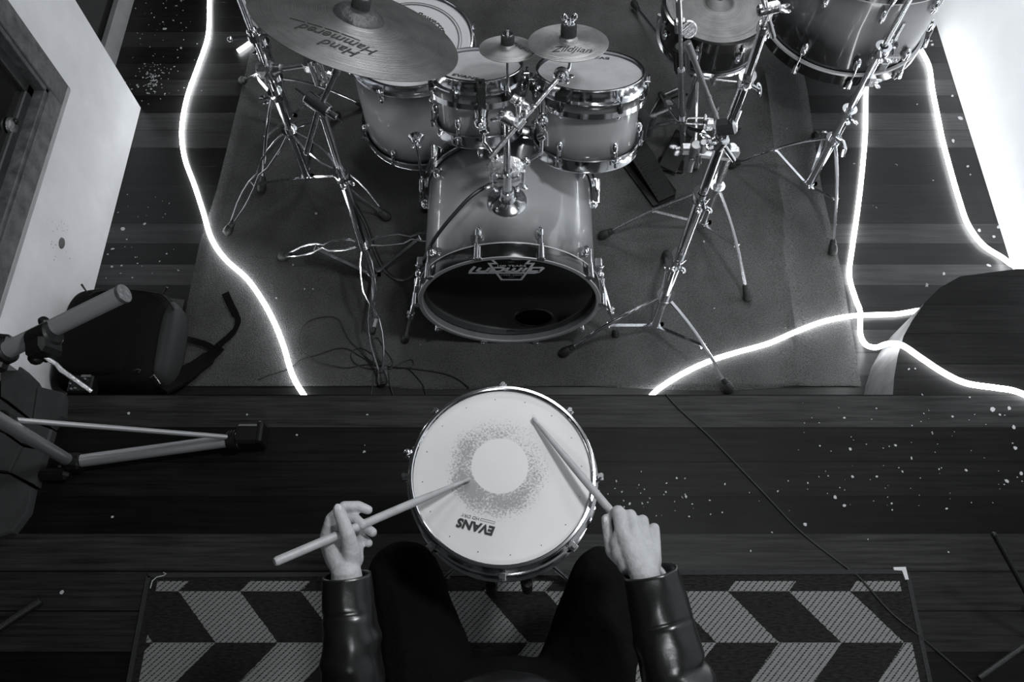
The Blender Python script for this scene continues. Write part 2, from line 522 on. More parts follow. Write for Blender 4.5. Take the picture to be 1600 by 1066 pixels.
class MB:
    def __init__(self):
        self.v, self.f, self.mi, self.al = [], [], [], []
        self.m = 0

    def add(self, vs, fs, xf=None, al=None):
        n = len(self.v)
        for i, p in enumerate(vs):
            self.v.append(xf @ V(p) if xf is not None else V(p))
            self.al.append(al[i] if al else 0.0)
        for f in fs:
            self.f.append([n + i for i in f])
            self.mi.append(self.m)
        return self

    def box(self, c, s, xf=None, b=0.0):
        x, y, z = s[0] / 2, s[1] / 2, s[2] / 2
        c = V(c)
        if b <= 0:
            vs = [c + V((i * x, j * y, k * z)) for i in (-1, 1) for j in (-1, 1) for k in (-1, 1)]
            fs = [(0, 1, 3, 2), (4, 6, 7, 5), (0, 4, 5, 1), (2, 3, 7, 6), (0, 2, 6, 4), (1, 5, 7, 3)]
            return self.add(vs, fs, xf)
        b = min(b, x * .95, y * .95, z * .95)
        # chamfered box: stacked octagon-like rings
        def ring(ix, iy, zz):
            return [c + V(p) for p in ((-x + ix, -y + iy + 0, zz), (x - ix, -y + iy, zz), (x - ix, y - iy, zz), (-x + ix, y - iy, zz))]
        vs = []
        for zz, ins in ((-z, b), (-z + b, 0), (z - b, 0), (z, b)):
            pts = [(-x + max(ins, b), -y + ins), (x - max(ins, b), -y + ins), (x - ins, -y + max(ins, b)), (x - ins, y - max(ins, b)),
                   (x - max(ins, b), y - ins), (-x + max(ins, b), y - ins), (-x + ins, y - max(ins, b)), (-x + ins, -y + max(ins, b))]
            vs += [c + V((p[0], p[1], zz)) for p in pts]
        fs = [tuple(range(7, -1, -1)), tuple(range(24, 32))]
        for k in range(3):
            for i in range(8):
                j = (i + 1) % 8
                fs.append((k * 8 + i, k * 8 + j, k * 8 + 8 + j, k * 8 + 8 + i))
        return self.add(vs, fs, xf)

    def lathe(self, prof, xf=None, n=32, closed=False, al=None, arc=None):
        vs, fs, als = [], [], []
        k = len(prof)
        for i in range(n):
            a = 2 * PI * i / n
            for j, (r, z) in enumerate(prof):
                vs.append((r * math.cos(a), r * math.sin(a), z))
                als.append(al[j] if al else j / max(1, k - 1))
        for i in range(n):
            i2 = (i + 1) % n
            for j in range(k if closed else k - 1):
                j2 = (j + 1) % k
                fs.append((i * k + j, i2 * k + j, i2 * k + j2, i * k + j2))
        if not closed:
            if prof[0][0] > 1e-6:
                fs.append(tuple(i * k for i in range(n))[::-1])
            if prof[-1][0] > 1e-6:
                fs.append(tuple(i * k + k - 1 for i in range(n)))
        return self.add(vs, fs, xf, als)

    def tube(self, pts, r, n=10, cap=True, close=False, flat=1.0):
        pts = [V(p) for p in pts]
        m = len(pts)
        rs = r if isinstance(r, (list, tuple)) else [r] * m
        vs, fs = [], []
        t0 = (pts[1] - pts[0]).normalized()
        nx = frame(t0).to_3x3().col[0].copy()
        for i in range(m):
            if close:
                t = (pts[(i + 1) % m] - pts[i - 1]).normalized()
            elif i == 0:
                t = t0
            elif i == m - 1:
                t = (pts[-1] - pts[-2]).normalized()
            else:
                t = ((pts[i + 1] - pts[i]).normalized() + (pts[i] - pts[i - 1]).normalized())
                t = t.normalized() if t.length > 1e-6 else t0
            nx = (nx - t * nx.dot(t))
            nx = nx.normalized() if nx.length > 1e-6 else frame(t).to_3x3().col[0].copy()
            ny = t.cross(nx)
            for k in range(n):
                a = 2 * PI * k / n
                vs.append(pts[i] + (nx * math.cos(a) + ny * math.sin(a) * flat) * rs[i])
        for i in range(m if close else m - 1):
            i2 = (i + 1) % m
            for k in range(n):
                k2 = (k + 1) % n
                fs.append((i * n + k, i * n + k2, i2 * n + k2, i2 * n + k))
        if cap and not close:
            fs.append(tuple(range(n))[::-1])
            fs.append(tuple(range((m - 1) * n, m * n)))
        return self.add(vs, fs)

    def cyl(self, a, b, r, r2=None, n=20, bev=0.0):
        a, b = V(a), V(b)
        L = (b - a).length
        r2 = r if r2 is None else r2
        if bev:
            pr = [(0, 0), (r - bev, 0), (r, bev), (r2, L - bev), (r2 - bev, L), (0, L)]
        else:
            pr = [(0, 0), (r, 0), (r2, L), (0, L)]
        return self.lathe(pr, at(a, b - a), n)

    def ball(self, c, r, xf=None, n=16, s=(1, 1, 1), k=10):
        c = V(c)
        vs, fs = [], []
        for j in range(1, k):
            ph = PI * j / k
            for i in range(n):
                a = 2 * PI * i / n
                vs.append(c + V((r * s[0] * math.sin(ph) * math.cos(a), r * s[1] * math.sin(ph) * math.sin(a), r * s[2] * math.cos(ph))))
        vs.append(c + V((0, 0, r * s[2])))
        vs.append(c - V((0, 0, r * s[2])))
        top, bot = len(vs) - 2, len(vs) - 1
        for j in range(k - 2):
            for i in range(n):
                i2 = (i + 1) % n
                fs.append((j * n + i, (j + 1) * n + i, (j + 1) * n + i2, j * n + i2))
        for i in range(n):
            i2 = (i + 1) % n
            fs.append((top, i, i2))
            fs.append((bot, (k - 2) * n + i2, (k - 2) * n + i))
        return self.add(vs, fs, xf)

    def prism(self, poly, z0, z1, xf=None, top=None, side=None):
        n = len(poly)
        vs = [(p[0], p[1], z0) for p in poly] + [(p[0], p[1], z1) for p in poly]
        b = len(self.v)
        for p in vs:
            self.v.append(xf @ V(p) if xf is not None else V(p))
            self.al.append(0)
        a = sum(poly[i][0] * poly[(i + 1) % n][1] - poly[(i + 1) % n][0] * poly[i][1] for i in range(n))
        up = list(range(n)) if a > 0 else list(range(n))[::-1]
        self.f.append([b + n + i for i in up])
        self.mi.append(top if top is not None else self.m)
        self.f.append([b + i for i in up[::-1]])
        self.mi.append(self.m)
        for k in range(n):
            i, j = up[k], up[(k + 1) % n]
            self.f.append([b + i, b + j, b + n + j, b + n + i])
            self.mi.append(side if side is not None else self.m)
        return self

    def ribbon(self, pts, w, t=0.002, nrm=None):
        """flat strap: pts with optional per-point normal"""
        pts = [V(p) for p in pts]
        m = len(pts)
        vs, fs = [], []
        for i in range(m):
            d = (pts[min(i + 1, m - 1)] - pts[max(i - 1, 0)]).normalized()
            nn = V(nrm[i]) if nrm else V((0, 0, 1))
            s = d.cross(nn).normalized()
            nn = s.cross(d)
            wi = w[i] if isinstance(w, (list, tuple)) else w
            vs += [pts[i] + s * wi / 2 + nn * t / 2, pts[i] - s * wi / 2 + nn * t / 2, pts[i] - s * wi / 2 - nn * t / 2, pts[i] + s * wi / 2 - nn * t / 2]
        for i in range(m - 1):
            for k in range(4):
                k2 = (k + 1) % 4
                fs.append((i * 4 + k, i * 4 + k2, i * 4 + 4 + k2, i * 4 + 4 + k))
        fs += [(3, 2, 1, 0), tuple((m - 1) * 4 + k for k in range(4))]
        return self.add(vs, fs)


ROOTLOC = {}


def link(name, mb, mats, parent=None, smooth=True, angle=35, label=None):
    me = bpy.data.meshes.new(name)
    off = V((0, 0, 0))
    p = parent
    while p is not None:
        if p.name in ROOTLOC:
            off = ROOTLOC[p.name]
        p = p.parent
    me.from_pydata([tuple(v - off) for v in mb.v], [], mb.f)
    if not isinstance(mats, (list, tuple)):
        mats = [mats]
    for m in mats:
        me.materials.append(M[m])
    me.polygons.foreach_set('material_index', mb.mi)
    me.update()
    at_ = me.attributes.new('along', 'FLOAT', 'POINT')
    at_.data.foreach_set('value', mb.al)
    if smooth:
        me.polygons.foreach_set('use_smooth', [True] * len(me.polygons))
        me.set_sharp_from_angle(angle=R(angle))
    o = bpy.data.objects.new(name, me)
    COL.objects.link(o)
    if parent is not None:
        o.parent = parent
    if label:
        o['label'] = label
    return o


def thing(name, label, cat, loc=(0, 0, 0), group=None):
    o = bpy.data.objects.new(name, None)
    COL.objects.link(o)
    o.location = loc
    o.empty_display_size = 0.05
    o['label'] = label
    o['category'] = cat
    if group:
        o['group'] = group
    ROOTLOC[o.name] = V(loc)
    return o


def tag(o, label, cat, group=None, kind=None):
    o['label'] = label
    o['category'] = cat
    if group:
        o['group'] = group
    if kind:
        o['kind'] = kind
    return o


def struct(name, mb, mats, smooth=False):
    o = link(name, mb, mats, None, smooth)
    o['kind'] = 'structure'
    return o


def spline(pts, k=6):
    pts = [V(p) for p in pts]
    out = []
    n = len(pts)
    for i in range(n - 1):
        p0, p1, p2, p3 = pts[max(i - 1, 0)], pts[i], pts[i + 1], pts[min(i + 2, n - 1)]
        for j in range(k):
            t = j / k
            out.append(0.5 * ((2 * p1) + (p2 - p0) * t + (2 * p0 - 5 * p1 + 4 * p2 - p3) * t * t + (3 * p1 - p0 - 3 * p2 + p3) * t ** 3))
    out.append(pts[-1])
    return out


def text_mb(body, size, xf, warp=None, shear=0.0, bold=0.0, sx=1.0, thick=0.0006, spacing=1.0):
    cu = bpy.data.curves.new('txt', 'FONT')
    cu.body = body
    cu.size = 1.0
    cu.shear = shear
    cu.offset = bold
    cu.align_x = 'CENTER'
    cu.align_y = 'CENTER'
    cu.space_character = spacing
    cu.resolution_u = 3
    o = bpy.data.objects.new('txt', cu)
    COL.objects.link(o)
    dg = bpy.context.evaluated_depsgraph_get()
    me = bpy.data.meshes.new_from_object(o.evaluated_get(dg))
    mb = MB()
    vs = []
    for v in me.vertices:
        p = V((v.co.x * size * sx, v.co.y * size, 0))
        if warp:
            p = V(warp(p))
        p.z += thick
        vs.append(p)
    mb.add(vs, [list(p.vertices) for p in me.polygons], xf)
    bpy.data.objects.remove(o)
    bpy.data.curves.remove(cu)
    bpy.data.meshes.remove(me)
    return mb


# ------------------------------------------------------------------ the setting
PZ = 0.25          # upper platform height
PY = 0.888         # its front edge
mb = MB()
mb.box((0, 1.9, -0.03), (4.6, 3.9, 0.06))
struct('floor', mb, 'lower_floor')

curve_top = [(1395, 617), (1397, 590), (1403, 555), (1412, 525), (1426, 500), (1444, 474), (1468, 450), (1500, 432), (1545, 426), (1592, 420)]
poly = [(-1.36, PY)]
poly = []
poly += [(-1.61, PY), (-1.61, -1.3), (1.93, -1.3)]
q = P(1592, 420, PZ)
poly.append((1.93, q.y))
for x, y in reversed(curve_top):
    q = P(x, y, PZ)
    poly.append((q.x, q.y))
mb = MB()
mb.prism(poly, 0.0, PZ, top=1, side=0)
struct('floor_platform', mb, ['ply', 'upper_floor'])

# stone paving left of the boards
ST = [[(0, 560), (32, 573), (48, 589), (56, 603), (48, 656), (13, 628), (0, 620)],
      [(58, 603), (96, 612), (99, 620), (97, 650), (80, 668), (50, 657)],
      [(-40, 600), (-2, 622), (48, 659), (81, 671), (72, 700), (34, 694), (-2, 668), (-40, 650)],
      [(-40, 660), (-2, 672), (33, 697), (14, 738), (-40, 730)],
      [(36, 698), (70, 704), (55, 759), (16, 739)],
      [(-40, 734), (14, 741), (50, 762), (42, 800), (18, 832), (-40, 850)]]
mb = MB()
mb.box((-1.86, 0.33, PZ / 2 + 0.005), (0.52, 1.25, PZ + 0.01))
mb.m = 1
for pl in ST:
    pts = [P(x, y, PZ + 0.03) for x, y in pl]
    cx = sum(p.x for p in pts) / len(pts)
    cy = sum(p.y for p in pts) / len(pts)
    n = len(pts)
    lo = [(p.x, p.y, PZ - 0.02) for p in pts]
    mid = [(p.x, p.y, PZ + 0.024) for p in pts]
    hi = [(cx + (p.x - cx) * 0.95, cy + (p.y - cy) * 0.95, PZ + 0.03) for p in pts]
    fs = [tuple(2 * n + i for i in range(n))[::-1]]
    for k in range(2):
        for i in range(n):
            j = (i + 1) % n
            fs.append((k * n + i, k * n + n + i, k * n + n + j, k * n + j))
    mb.add(lo + mid + hi, fs)
struct('floor_stone_edge', mb, ['grout', 'stone'], True)

# left wall with a big low window
WX = -1.5
mb = MB()
WY0, WY1, WT = 0.955, 2.23, 0.17
o0, o1, oz = 0.955, 1.885, 0.45      # window opening
mb.box((WX - WT / 2, (o1 + WY1) / 2, 1.6), (WT, WY1 - o1, 3.2))
mb.box((WX - WT / 2, (WY0 + o1) / 2, oz / 2), (WT, o1 - WY0, oz))
mb.box((WX - WT / 2, (WY0 + o1) / 2, 2.9), (WT, o1 - WY0, 0.6))
wl = struct('wall_left', mb, 'plaster')
hp = PX(96, 380, WX)
hole = MB()
hole.lathe([(0.0, 0.004), (0.010, 0.004), (0.0145, 0.0035), (0.016, 0.0)], at(hp, (1, 0, 0)) @ Matrix.Diagonal((1.25, 1, 1, 1)), 24)
link('wall_socket_hole', hole, 'faded_ink', wl, label='dark round hole in the white plaster')
fl = MB()
random.seed(12)
for i in range(22):
    a, rr = random.uniform(0, 2 * PI), random.uniform(0.03, 0.075)
    q = hp + V((0, math.cos(a) * rr, math.sin(a) * rr * 1.2))
    fl.ball((0, 0, 0), random.uniform(0.0012, 0.0032), Matrix.Translation(q) @ Matrix.Diagonal((0.25, 1, random.uniform(.6, 1.6), 1)), 6, k=4)
fo = link('chipped_plaster', fl, 'sill_pale', wl)
fo['kind'] = 'stuff'
mb = MB()
mb.box((WX - WT / 2 - 0.19, 2.7, 1.6), (WT, 1.0, 3.2))
struct('wall_left_far', mb, 'dark_wall')
mb = MB()
mb.box((-1.66, 2.83, 0.05), (0.02, 0.85, 0.1))
struct('baseboard_left', mb, 'base_trim')
mb = MB()
mb.box((-2.2, 0.2, 1.6), (0.1, 3.0, 3.2))
struct('wall_left_near', mb, 'dark_wall')
mb = MB()
mb.box((1.9, 1.0, 1.6), (0.16, 5.2, 3.2))
struct('wall_right', mb, 'plaster_r')
mb = MB()
mb.box((0.0, 3.75, 1.6), (4.6, 0.1, 3.2))
struct('wall_back', mb, 'dark_wall')

win = bpy.data.objects.new('window_1', None)
COL.objects.link(win)
win['kind'] = 'structure'
win['label'] = 'low dark window with a worn wooden frame in the white plaster wall'
win.location = (WX, o1, 0.4)
ROOTLOC['window_1'] = V(win.location)
FC = PX(111, 139, WX + 0.012)      # outer lower corner of the frame face
FI = PX(88, 146, WX + 0.012)
fw = FC.y - FI.y + 0.012
mb = MB()
mb.box((WX + 0.002, FC.y - fw / 2, FC.z + 1.25), (0.02, fw, 2.5), b=0.003)
mb.box((WX + 0.002, (o0 + FC.y) / 2 - fw / 2, FC.z + fw / 2), (0.02, FC.y - o0 - fw, fw), b=0.003)
mb.box((WX - 0.06, FC.y - fw - 0.004, FC.z + 1.27), (0.13, 0.022, 2.52), b=0.002)
mb.box((WX - 0.06, (o0 + FC.y) / 2 - fw / 2, FC.z + fw + 0.004), (0.13, FC.y - o0 - fw, 0.022), b=0.002)
link('window_frame', mb, 'frame_wood', win)
mb = MB()
mb.box((WX + 0.001, (o0 + FC.y) / 2 - 0.012, FC.z + 0.009), (0.026, FC.y - o0 + 0.01, 0.018), b=0.002)
link('pale_edge', mb, 'sill_pale', win, label='paler painted lower edge of the frame')
mb = MB()
mb.box((WX - 0.045, FC.y - fw - 0.030, FC.z + 1.27), (0.03, 0.035, 2.46), b=0.004)
mb.box((WX - 0.045, (o0 + FC.y) / 2 - fw / 2, FC.z + fw + 0.030), (0.03, FC.y - o0 - fw, 0.035), b=0.004)
link('sash', mb, 'dark_wood', win)
mb = MB()
mb.box((WX - 0.05, (o0 + FC.y) / 2 - fw, 1.6), (0.012, FC.y - o0, 2.3))
link('pane', mb, 'glass', win)
mb = MB()
hp = PX(17, 197, WX - 0.04)
mb.lathe([(0, 0.016), (0.012, 0.016), (0.024, 0.008), (0.027, 0.0)], at(hp, (1, 0, 0)), 24)
mb.m = 1
mb.ball(hp + V((0.014, 0.012, 0.006)), 0.010, None, 12)
link('window_latch', mb, ['steel', 'plastic'], win, label='round metal latch on the dark pane')

# ------------------------------------------------------------------ carpet and rug
def smooth_noise(x, y, s=1.0):
    return noise.noise(V((x * s, y * s, 0.3)))


def ridge(x, y):
    # the fold that runs down the right side of the carpet
    a = [(1193, 120), (1200, 170), (1212, 250), (1222, 340), (1222, 410), (1236, 500), (1242, 600)]
    best = 9
    for i in range(len(a) - 1):
        p, q = RP[i], RP[i + 1]
        dx, dy = q[0] - p[0], q[1] - p[1]
        t = max(0, min(1, ((x - p[0]) * dx + (y - p[1]) * dy) / (dx * dx + dy * dy)))
        d = math.hypot(x - p[0] - dx * t, y - p[1] - dy * t)
        best = min(best, d)
    return 0.010 * math.exp(-(best / 0.011) ** 2) + 0.004 * math.exp(-(best / 0.05) ** 2)


RP = [P(x, y, 0) for x, y in [(1193, 120), (1200, 170), (1212, 250), (1222, 340), (1222, 410), (1236, 500), (1242, 600)]]
lt = [P(400, 45, 0), P(377, 141, 0), P(339, 296, 0), P(312, 380, 0), P(300, 438, 0)]
cl0 = P(300, 438, 0).x
mb = MB()
vs, fs = [], []
NX, NY = 150, 130
y_lo, y_hi = P(800, 606, 0).y, 3.1


def xleft(y):
    for i in range(len(lt) - 1):
        if lt[i + 1].y <= y <= lt[i].y:
            t = (y - lt[i + 1].y) / (lt[i].y - lt[i + 1].y)
            return lt[i + 1].x + (lt[i].x - lt[i + 1].x) * t
    return lt[0].x if y > lt[0].y else lt[-1].x


rt = [P(1238, 30, 0), P(1262, 145, 0), P(1283, 290, 0), P(1316, 430, 0), P(1346, 606, 0)]


def xright(y):
    for i in range(len(rt) - 1):
        if rt[i + 1].y <= y <= rt[i].y:
            t = (y - rt[i + 1].y) / (rt[i].y - rt[i + 1].y)
            return rt[i + 1].x + (rt[i].x - rt[i + 1].x) * t
    return rt[0].x if y > rt[0].y else rt[-1].x


for j in range(NY + 1):
    yy = y_lo + (y_hi - y_lo) * (j / NY) ** 1.3
    for i in range(NX + 1):
        xl, xr = xleft(yy), xright(yy)
        x = xl + (xr - xl) * i / NX
        y = yy + (0.018 * smooth_noise(x, 0, 2.0) if j == 0 else 0)
        if j == 0 and x < -0.35:
            y += (-0.35 - x) * 0.055
        e = min(1.0, min(i, NX - i, j * 1.5) / 2.0)
        z = 0.001 + e * (0.006 + 0.003 * max(0, smooth_noise(x, y, 3)) + ridge(x, y))
        vs.append((x, y, z))
for j in range(NY):
    for i in range(NX):
        a = j * (NX + 1) + i
        fs.append((a, a + 1, a + NX + 2, a + NX + 1))
mb.add(vs, fs)
cz = link('carpet', mb, 'carpet')
tag(cz, 'large plain grey carpet with a raised fold under the drum kit', 'carpet')
# the mat under the bag
a, b2 = P(150, 452, 0), P(296, 470, 0)
mb = MB()
mb.prism([(-1.49, P(150, 588, 0).y), (cl0 - 0.012, P(300, 588, 0).y), (cl0 - 0.012, b2.y), (-1.49, a.y)], 0.001, 0.007)
cz2 = link('floor_mat', mb, 'carpet')
tag(cz2, 'small grey mat on the boards under the black backpack', 'mat')

mb = MB()
mb.prism([(-0.995, 0.358), (1.083, 0.368), (1.085, -0.75), (-0.99, -0.75)], PZ + 0.0005, PZ + 0.009, top=0, side=1)
rg = thing('chevron_rug', 'woven rug with grey and black chevron stripes under the drummer', 'rug', (0.04, -0.2, PZ))
ROOTLOC[rg.name] = V((0, 0, 0))
rg.location = (0, 0, 0)
link('woven_field', mb, ['rug', 'rug_edge'], rg, False)
mb = MB()
mb.ribbon([(-0.995, 0.354, PZ + .010), (1.083, 0.364, PZ + .010)], 0.012, 0.003)
mb.ribbon([(1.082, 0.362, PZ + .010), (1.084, -0.74, PZ + .010)], 0.012, 0.003)
mb.ribbon([(-0.994, 0.352, PZ + .010), (-0.989, -0.74, PZ + .010)], 0.012, 0.003)
link('binding', mb, 'rug_edge', rg, False)
mb = MB()
c = P(1415, 886, PZ + 0.012)
mb.prism([(c.x, c.y), (c.x - 0.034, c.y - 0.001), (c.x - 0.034, c.y - 0.009), (c.x - 0.012, c.y - 0.010), (c.x - 0.008, c.y - 0.034), (c.x + 0.001, c.y - 0.034)], PZ + .009, PZ + 0.013)
link('corner_clip', mb, 'tape', rg, False, label='pale plastic corner clip')
mb = MB()
c = P(238, 902, PZ + 0.012)
mb.tube([c + V((0.0, -0.03, 0)), c + V((0.002, -0.01, 0)), c + V((0.012, 0, 0)), c + V((0.03, 0.004, 0)), c + V((0.036, 0.009, 0)), c + V((0.028, 0.012, 0))], 0.0013, 6)
link('loose_thread', mb, 'tape', rg, label='short white loose thread')

# ------------------------------------------------------------------ flakes of paint and plaster
def flake(mbx, x, y, z, s, zz=0.001):
    q = P(x, y, z)
    n = random.randint(5, 8)
    pl = []
    e = random.uniform(0.5, 1.0)
    rot = random.uniform(0, PI)
    for i in range(n):
        a = 2 * PI * i / n
        r = s * random.uniform(0.7, 1.2)
        px_, py_ = r * math.cos(a), r * e * math.sin(a)
        pl.append((q.x + px_ * math.cos(rot) - py_ * math.sin(rot), q.y + px_ * math.sin(rot) + py_ * math.cos(rot)))
    mbx.prism(pl, z, z + zz)


random.seed(21)
mb = MB()
spots = [(1305, 777, 4), (1319, 790, 3.2), (1258, 820, 3.5), (1479, 795, 2.6), (1509, 735, 3.4), (1424, 716, 3), (1393, 787, 2), (1262, 755, 2),
         (1410, 737, 2.2), (1551, 640, 5), (1577, 638, 4.5), (1584, 668, 4.5), (1586, 700, 4), (1562, 648, 2.5), (1420, 577, 2.6), (1430, 576, 2.0),
         (1441, 617, 2.4), (1515, 621, 2), (1399, 696, 3), (1328, 702, 2.8), (1281, 697, 1.6), (1457, 678, 1.5), (1573, 752, 4), (1595, 740, 4.2),
         (1370, 745, 2.5), (1332, 745, 2.8), (1294, 744, 1.6), (1215, 768, 2.2), (96, 926, 4.6), (176, 808, 2.8), (569 + 0, 706, 3), (570, 696, 1.6),
         (974, 790, 0.1), (984, 787, 3.2), (1072, 776, 3.0), (963, 752, 2.4), (1110, 804, 1.6), (1173, 861, 2.2), (1052, 882, 2), (1482, 863, 2),
         (201, 646, 2.8), (386, 648, 2.0), (574, 648, 2.5), (1319, 653, 2.4), (1488, 651, 2.4), (1206, 832, 2), (464, 680, 2.2), (1356, 843, 1.5)]
for x, y, s in spots:
    if s < 1:
        continue
    flake(mb, x, y, PZ, s / 640)
for i in range(40):
    x = random.gauss(1040, 60)
    y = random.gauss(778, 16)
    flake(mb, x, y, PZ, random.uniform(0.5, 2.2) / 640)
for i in range(70):
    flake(mb, random.uniform(1230, 1600), random.uniform(625, 800), PZ, random.uniform(0.5, 1.7) / 640)
fo = link('paint_flakes', mb, 'flake', smooth=False)
tag(fo, 'white paint flakes scattered over the dark upper boards', 'debris', kind='stuff')
mb = MB()
for i in range(90):
    a = random.uniform(0, 2 * PI)
    r = abs(random.gauss(0, 1))
    flake(mb, 238 + 16 * r * math.cos(a), 124 + 18 * r * math.sin(a), 0.001, random.uniform(0.6, 2.2) / 420)
for x, y, s in [(1489, 220, 5), (1512, 260, 3), (1548, 450, 0), (1475, 428, 3.2), (1457, 70, 4), (1455, 64, 3), (1580, 400, 3), (1545, 415, 4), (1560, 355, 4),
                (1553, 370, 3.4), (1530, 360, 4), (1516, 273, 2), (1458, 282, 1.8), (1433, 163, 1.8), (1245, 583, 0), (1501, 185, 5), (1488, 150, 3),
                (176, 389, 3), (190, 415, 2), (175, 417, 2.4), (192, 358, 4), (226, 350, 2.6), (283, 75, 2.5), (258, 45, 5), (278, 90, 2), (215, 370, 0)]:
    if s:
        flake(mb, x, y, 0.001, s / 470)
for i in range(60):
    flake(mb, random.gauss(250, 28), random.uniform(0, 150), 0.001, random.uniform(0.5, 1.6) / 420)
for i in range(30):
    flake(mb, random.uniform(165, 290), random.uniform(300, 440), 0.001, random.uniform(0.5, 1.6) / 450)
fo = link('plaster_crumbs', mb, 'flake', smooth=False)
tag(fo, 'pale plaster crumbs on the lower boards beside the walls', 'debris', kind='stuff')
mb = MB()
for x, y, s in [(1245, 583, 5.5), (494, 334, 2.5), (476, 452, 1.6), (489, 452, 1.6), (458, 414, 2), (1100, 378, 2.4), (1116, 482, 1.5), (432, 466, 1.5), (565, 610, 0)]:
    if s:
        flake(mb, x, y, 0.0085, s / 470, 0.002)
fo = link('carpet_lint', mb, 'flake', smooth=False)
tag(fo, 'scraps of white lint lying on the grey carpet', 'debris', kind='stuff')

# ------------------------------------------------------------------ LED strips
LR = 0.0088


def led(label, pts, r=LR):
    mbx = MB()
    mbx.tube(spline([p if isinstance(p, V) else P(*p) for p in pts], 7), r, 10)
    o = link('led_strip', mbx, 'led')
    tag(o, label, 'led strip')
    return o


zf = 0.010
zc = 0.018
led('glowing white led strip winding down the floor beside the white plaster wall',
    [P(330, -40, zf), P(327, 0, zf), P(325, 55, zf), P(309, 105, zf), P(293, 150, zf), P(284, 200, zf), P(288, 245, zf), P(304, 290, zf), P(317, 330, zf), P(330, 372, zf + .003),
     P(352, 405, zc), P(388, 438, zc), P(420, 487, zc), P(441, 535, zc), P(453, 575, zc), P(462, 597, zc), P(474, 616, zf), P(490, 640, zf)])
led('glowing white led strip lying diagonally across the grey carpet, below the step',
    [P(1005, 636, zf), P(1022, 614, zf), P(1048, 595, zc), P(1080, 577, zc), P(1115, 562, zc), P(1150, 551, zc), P(1200, 537, zc), P(1240, 520, zc), P(1285, 503, zc), P(1330, 494, zc), P(1370, 492, zf),
     P(1400, 491, zf), P(1436, 485, zf)])
led('glowing white led strip running past the carpet edge and up over the curved step',
    [P(1345, 20, zf), P(1353, 90, zf), P(1353, 150, zf), P(1352, 210, zf), P(1347, 270, zf), P(1340, 330, zf), P(1332, 385, zf), P(1327, 430, zf), P(1336, 465, zf), P(1344, 488, zf + .02), P(1344, 520, zf), P(1352, 538, 0.02),
     P(1368, 543, 0.07), P(1384, 538, 0.19), P(1396, 537, PZ + .012), P(1412, 541, PZ + zf), P(1440, 560, PZ + zf), P(1475, 583, PZ + zf), P(1510, 599, PZ + zf), P(1555, 606, PZ + zf), P(1585, 611, PZ + zf), P(1620, 625, PZ + zf)])
led('glowing white led strip running along the foot of the bright right wall',
    [P(1428, 62, zf), P(1440, 80, zf), P(1452, 105, zf), P(1457, 140, zf), P(1465, 180, zf), P(1473, 220, zf), P(1485, 265, zf), P(1498, 310, zf), P(1512, 350, zf),
     P(1535, 382, zf), P(1565, 402, zf), P(1588, 416, 0.05), V((1.80, 1.40, 0.17)), V((1.795, 1.34, PZ + 0.02)), V((1.79, 1.15, PZ + zf)), V((1.80, 0.95, PZ + zf))])
led('short glowing end of led strip behind the cymbal stands', [P(400, -30, zf), P(397, 15, zf), P(401, 45, zf), P(396, 62, zf), P(372, 80, zf)])

# ------------------------------------------------------------------ drum hardware helpers
def lug_mb(L=0.028, w=0.012, d=0.012):
    m_ = MB()
    m_.ball((0, 0, 0), 1.0, Matrix.Diagonal((d, w, L / 2, 1)) @ Matrix.Translation((0.5, 0, 0)), 14, k=10)
    m_.cyl((d * 0.8, 0, L * .35), (d * 0.8, 0, L * .75), w * 0.42, n=12)
    return m_


def place(src, xf):
    out = MB()
    out.v = [xf @ p for p in src.v]
    out.f = [list(f) for f in src.f]
    out.mi = list(src.mi)
    out.al = list(src.al)
    return out


def ringpos(Rr, a, z):
    return Matrix.Rotation(a, 4, 'Z') @ Matrix.Translation((Rr, 0, z))


def metal_hoop(Rr, h=0.042, up=1):
    s = up
    return [(Rr - 0.0005, 0.009 * s), (Rr + 0.0015, 0.0105 * s), (Rr + 0.006, 0.010 * s), (Rr + 0.0072, 0.008 * s), (Rr + 0.0055, 0.005 * s), (Rr + 0.0055, -h * 0.55 * s),
            (Rr + 0.0105, -h * 0.66 * s), (Rr + 0.0145, -h * 0.66 * s), (Rr + 0.0145, -h * 0.72 * s), (Rr + 0.009, -h * .74 * s), (Rr + 0.003, -h * 0.6 * s), (Rr + 0.002, 0.004 * s)]


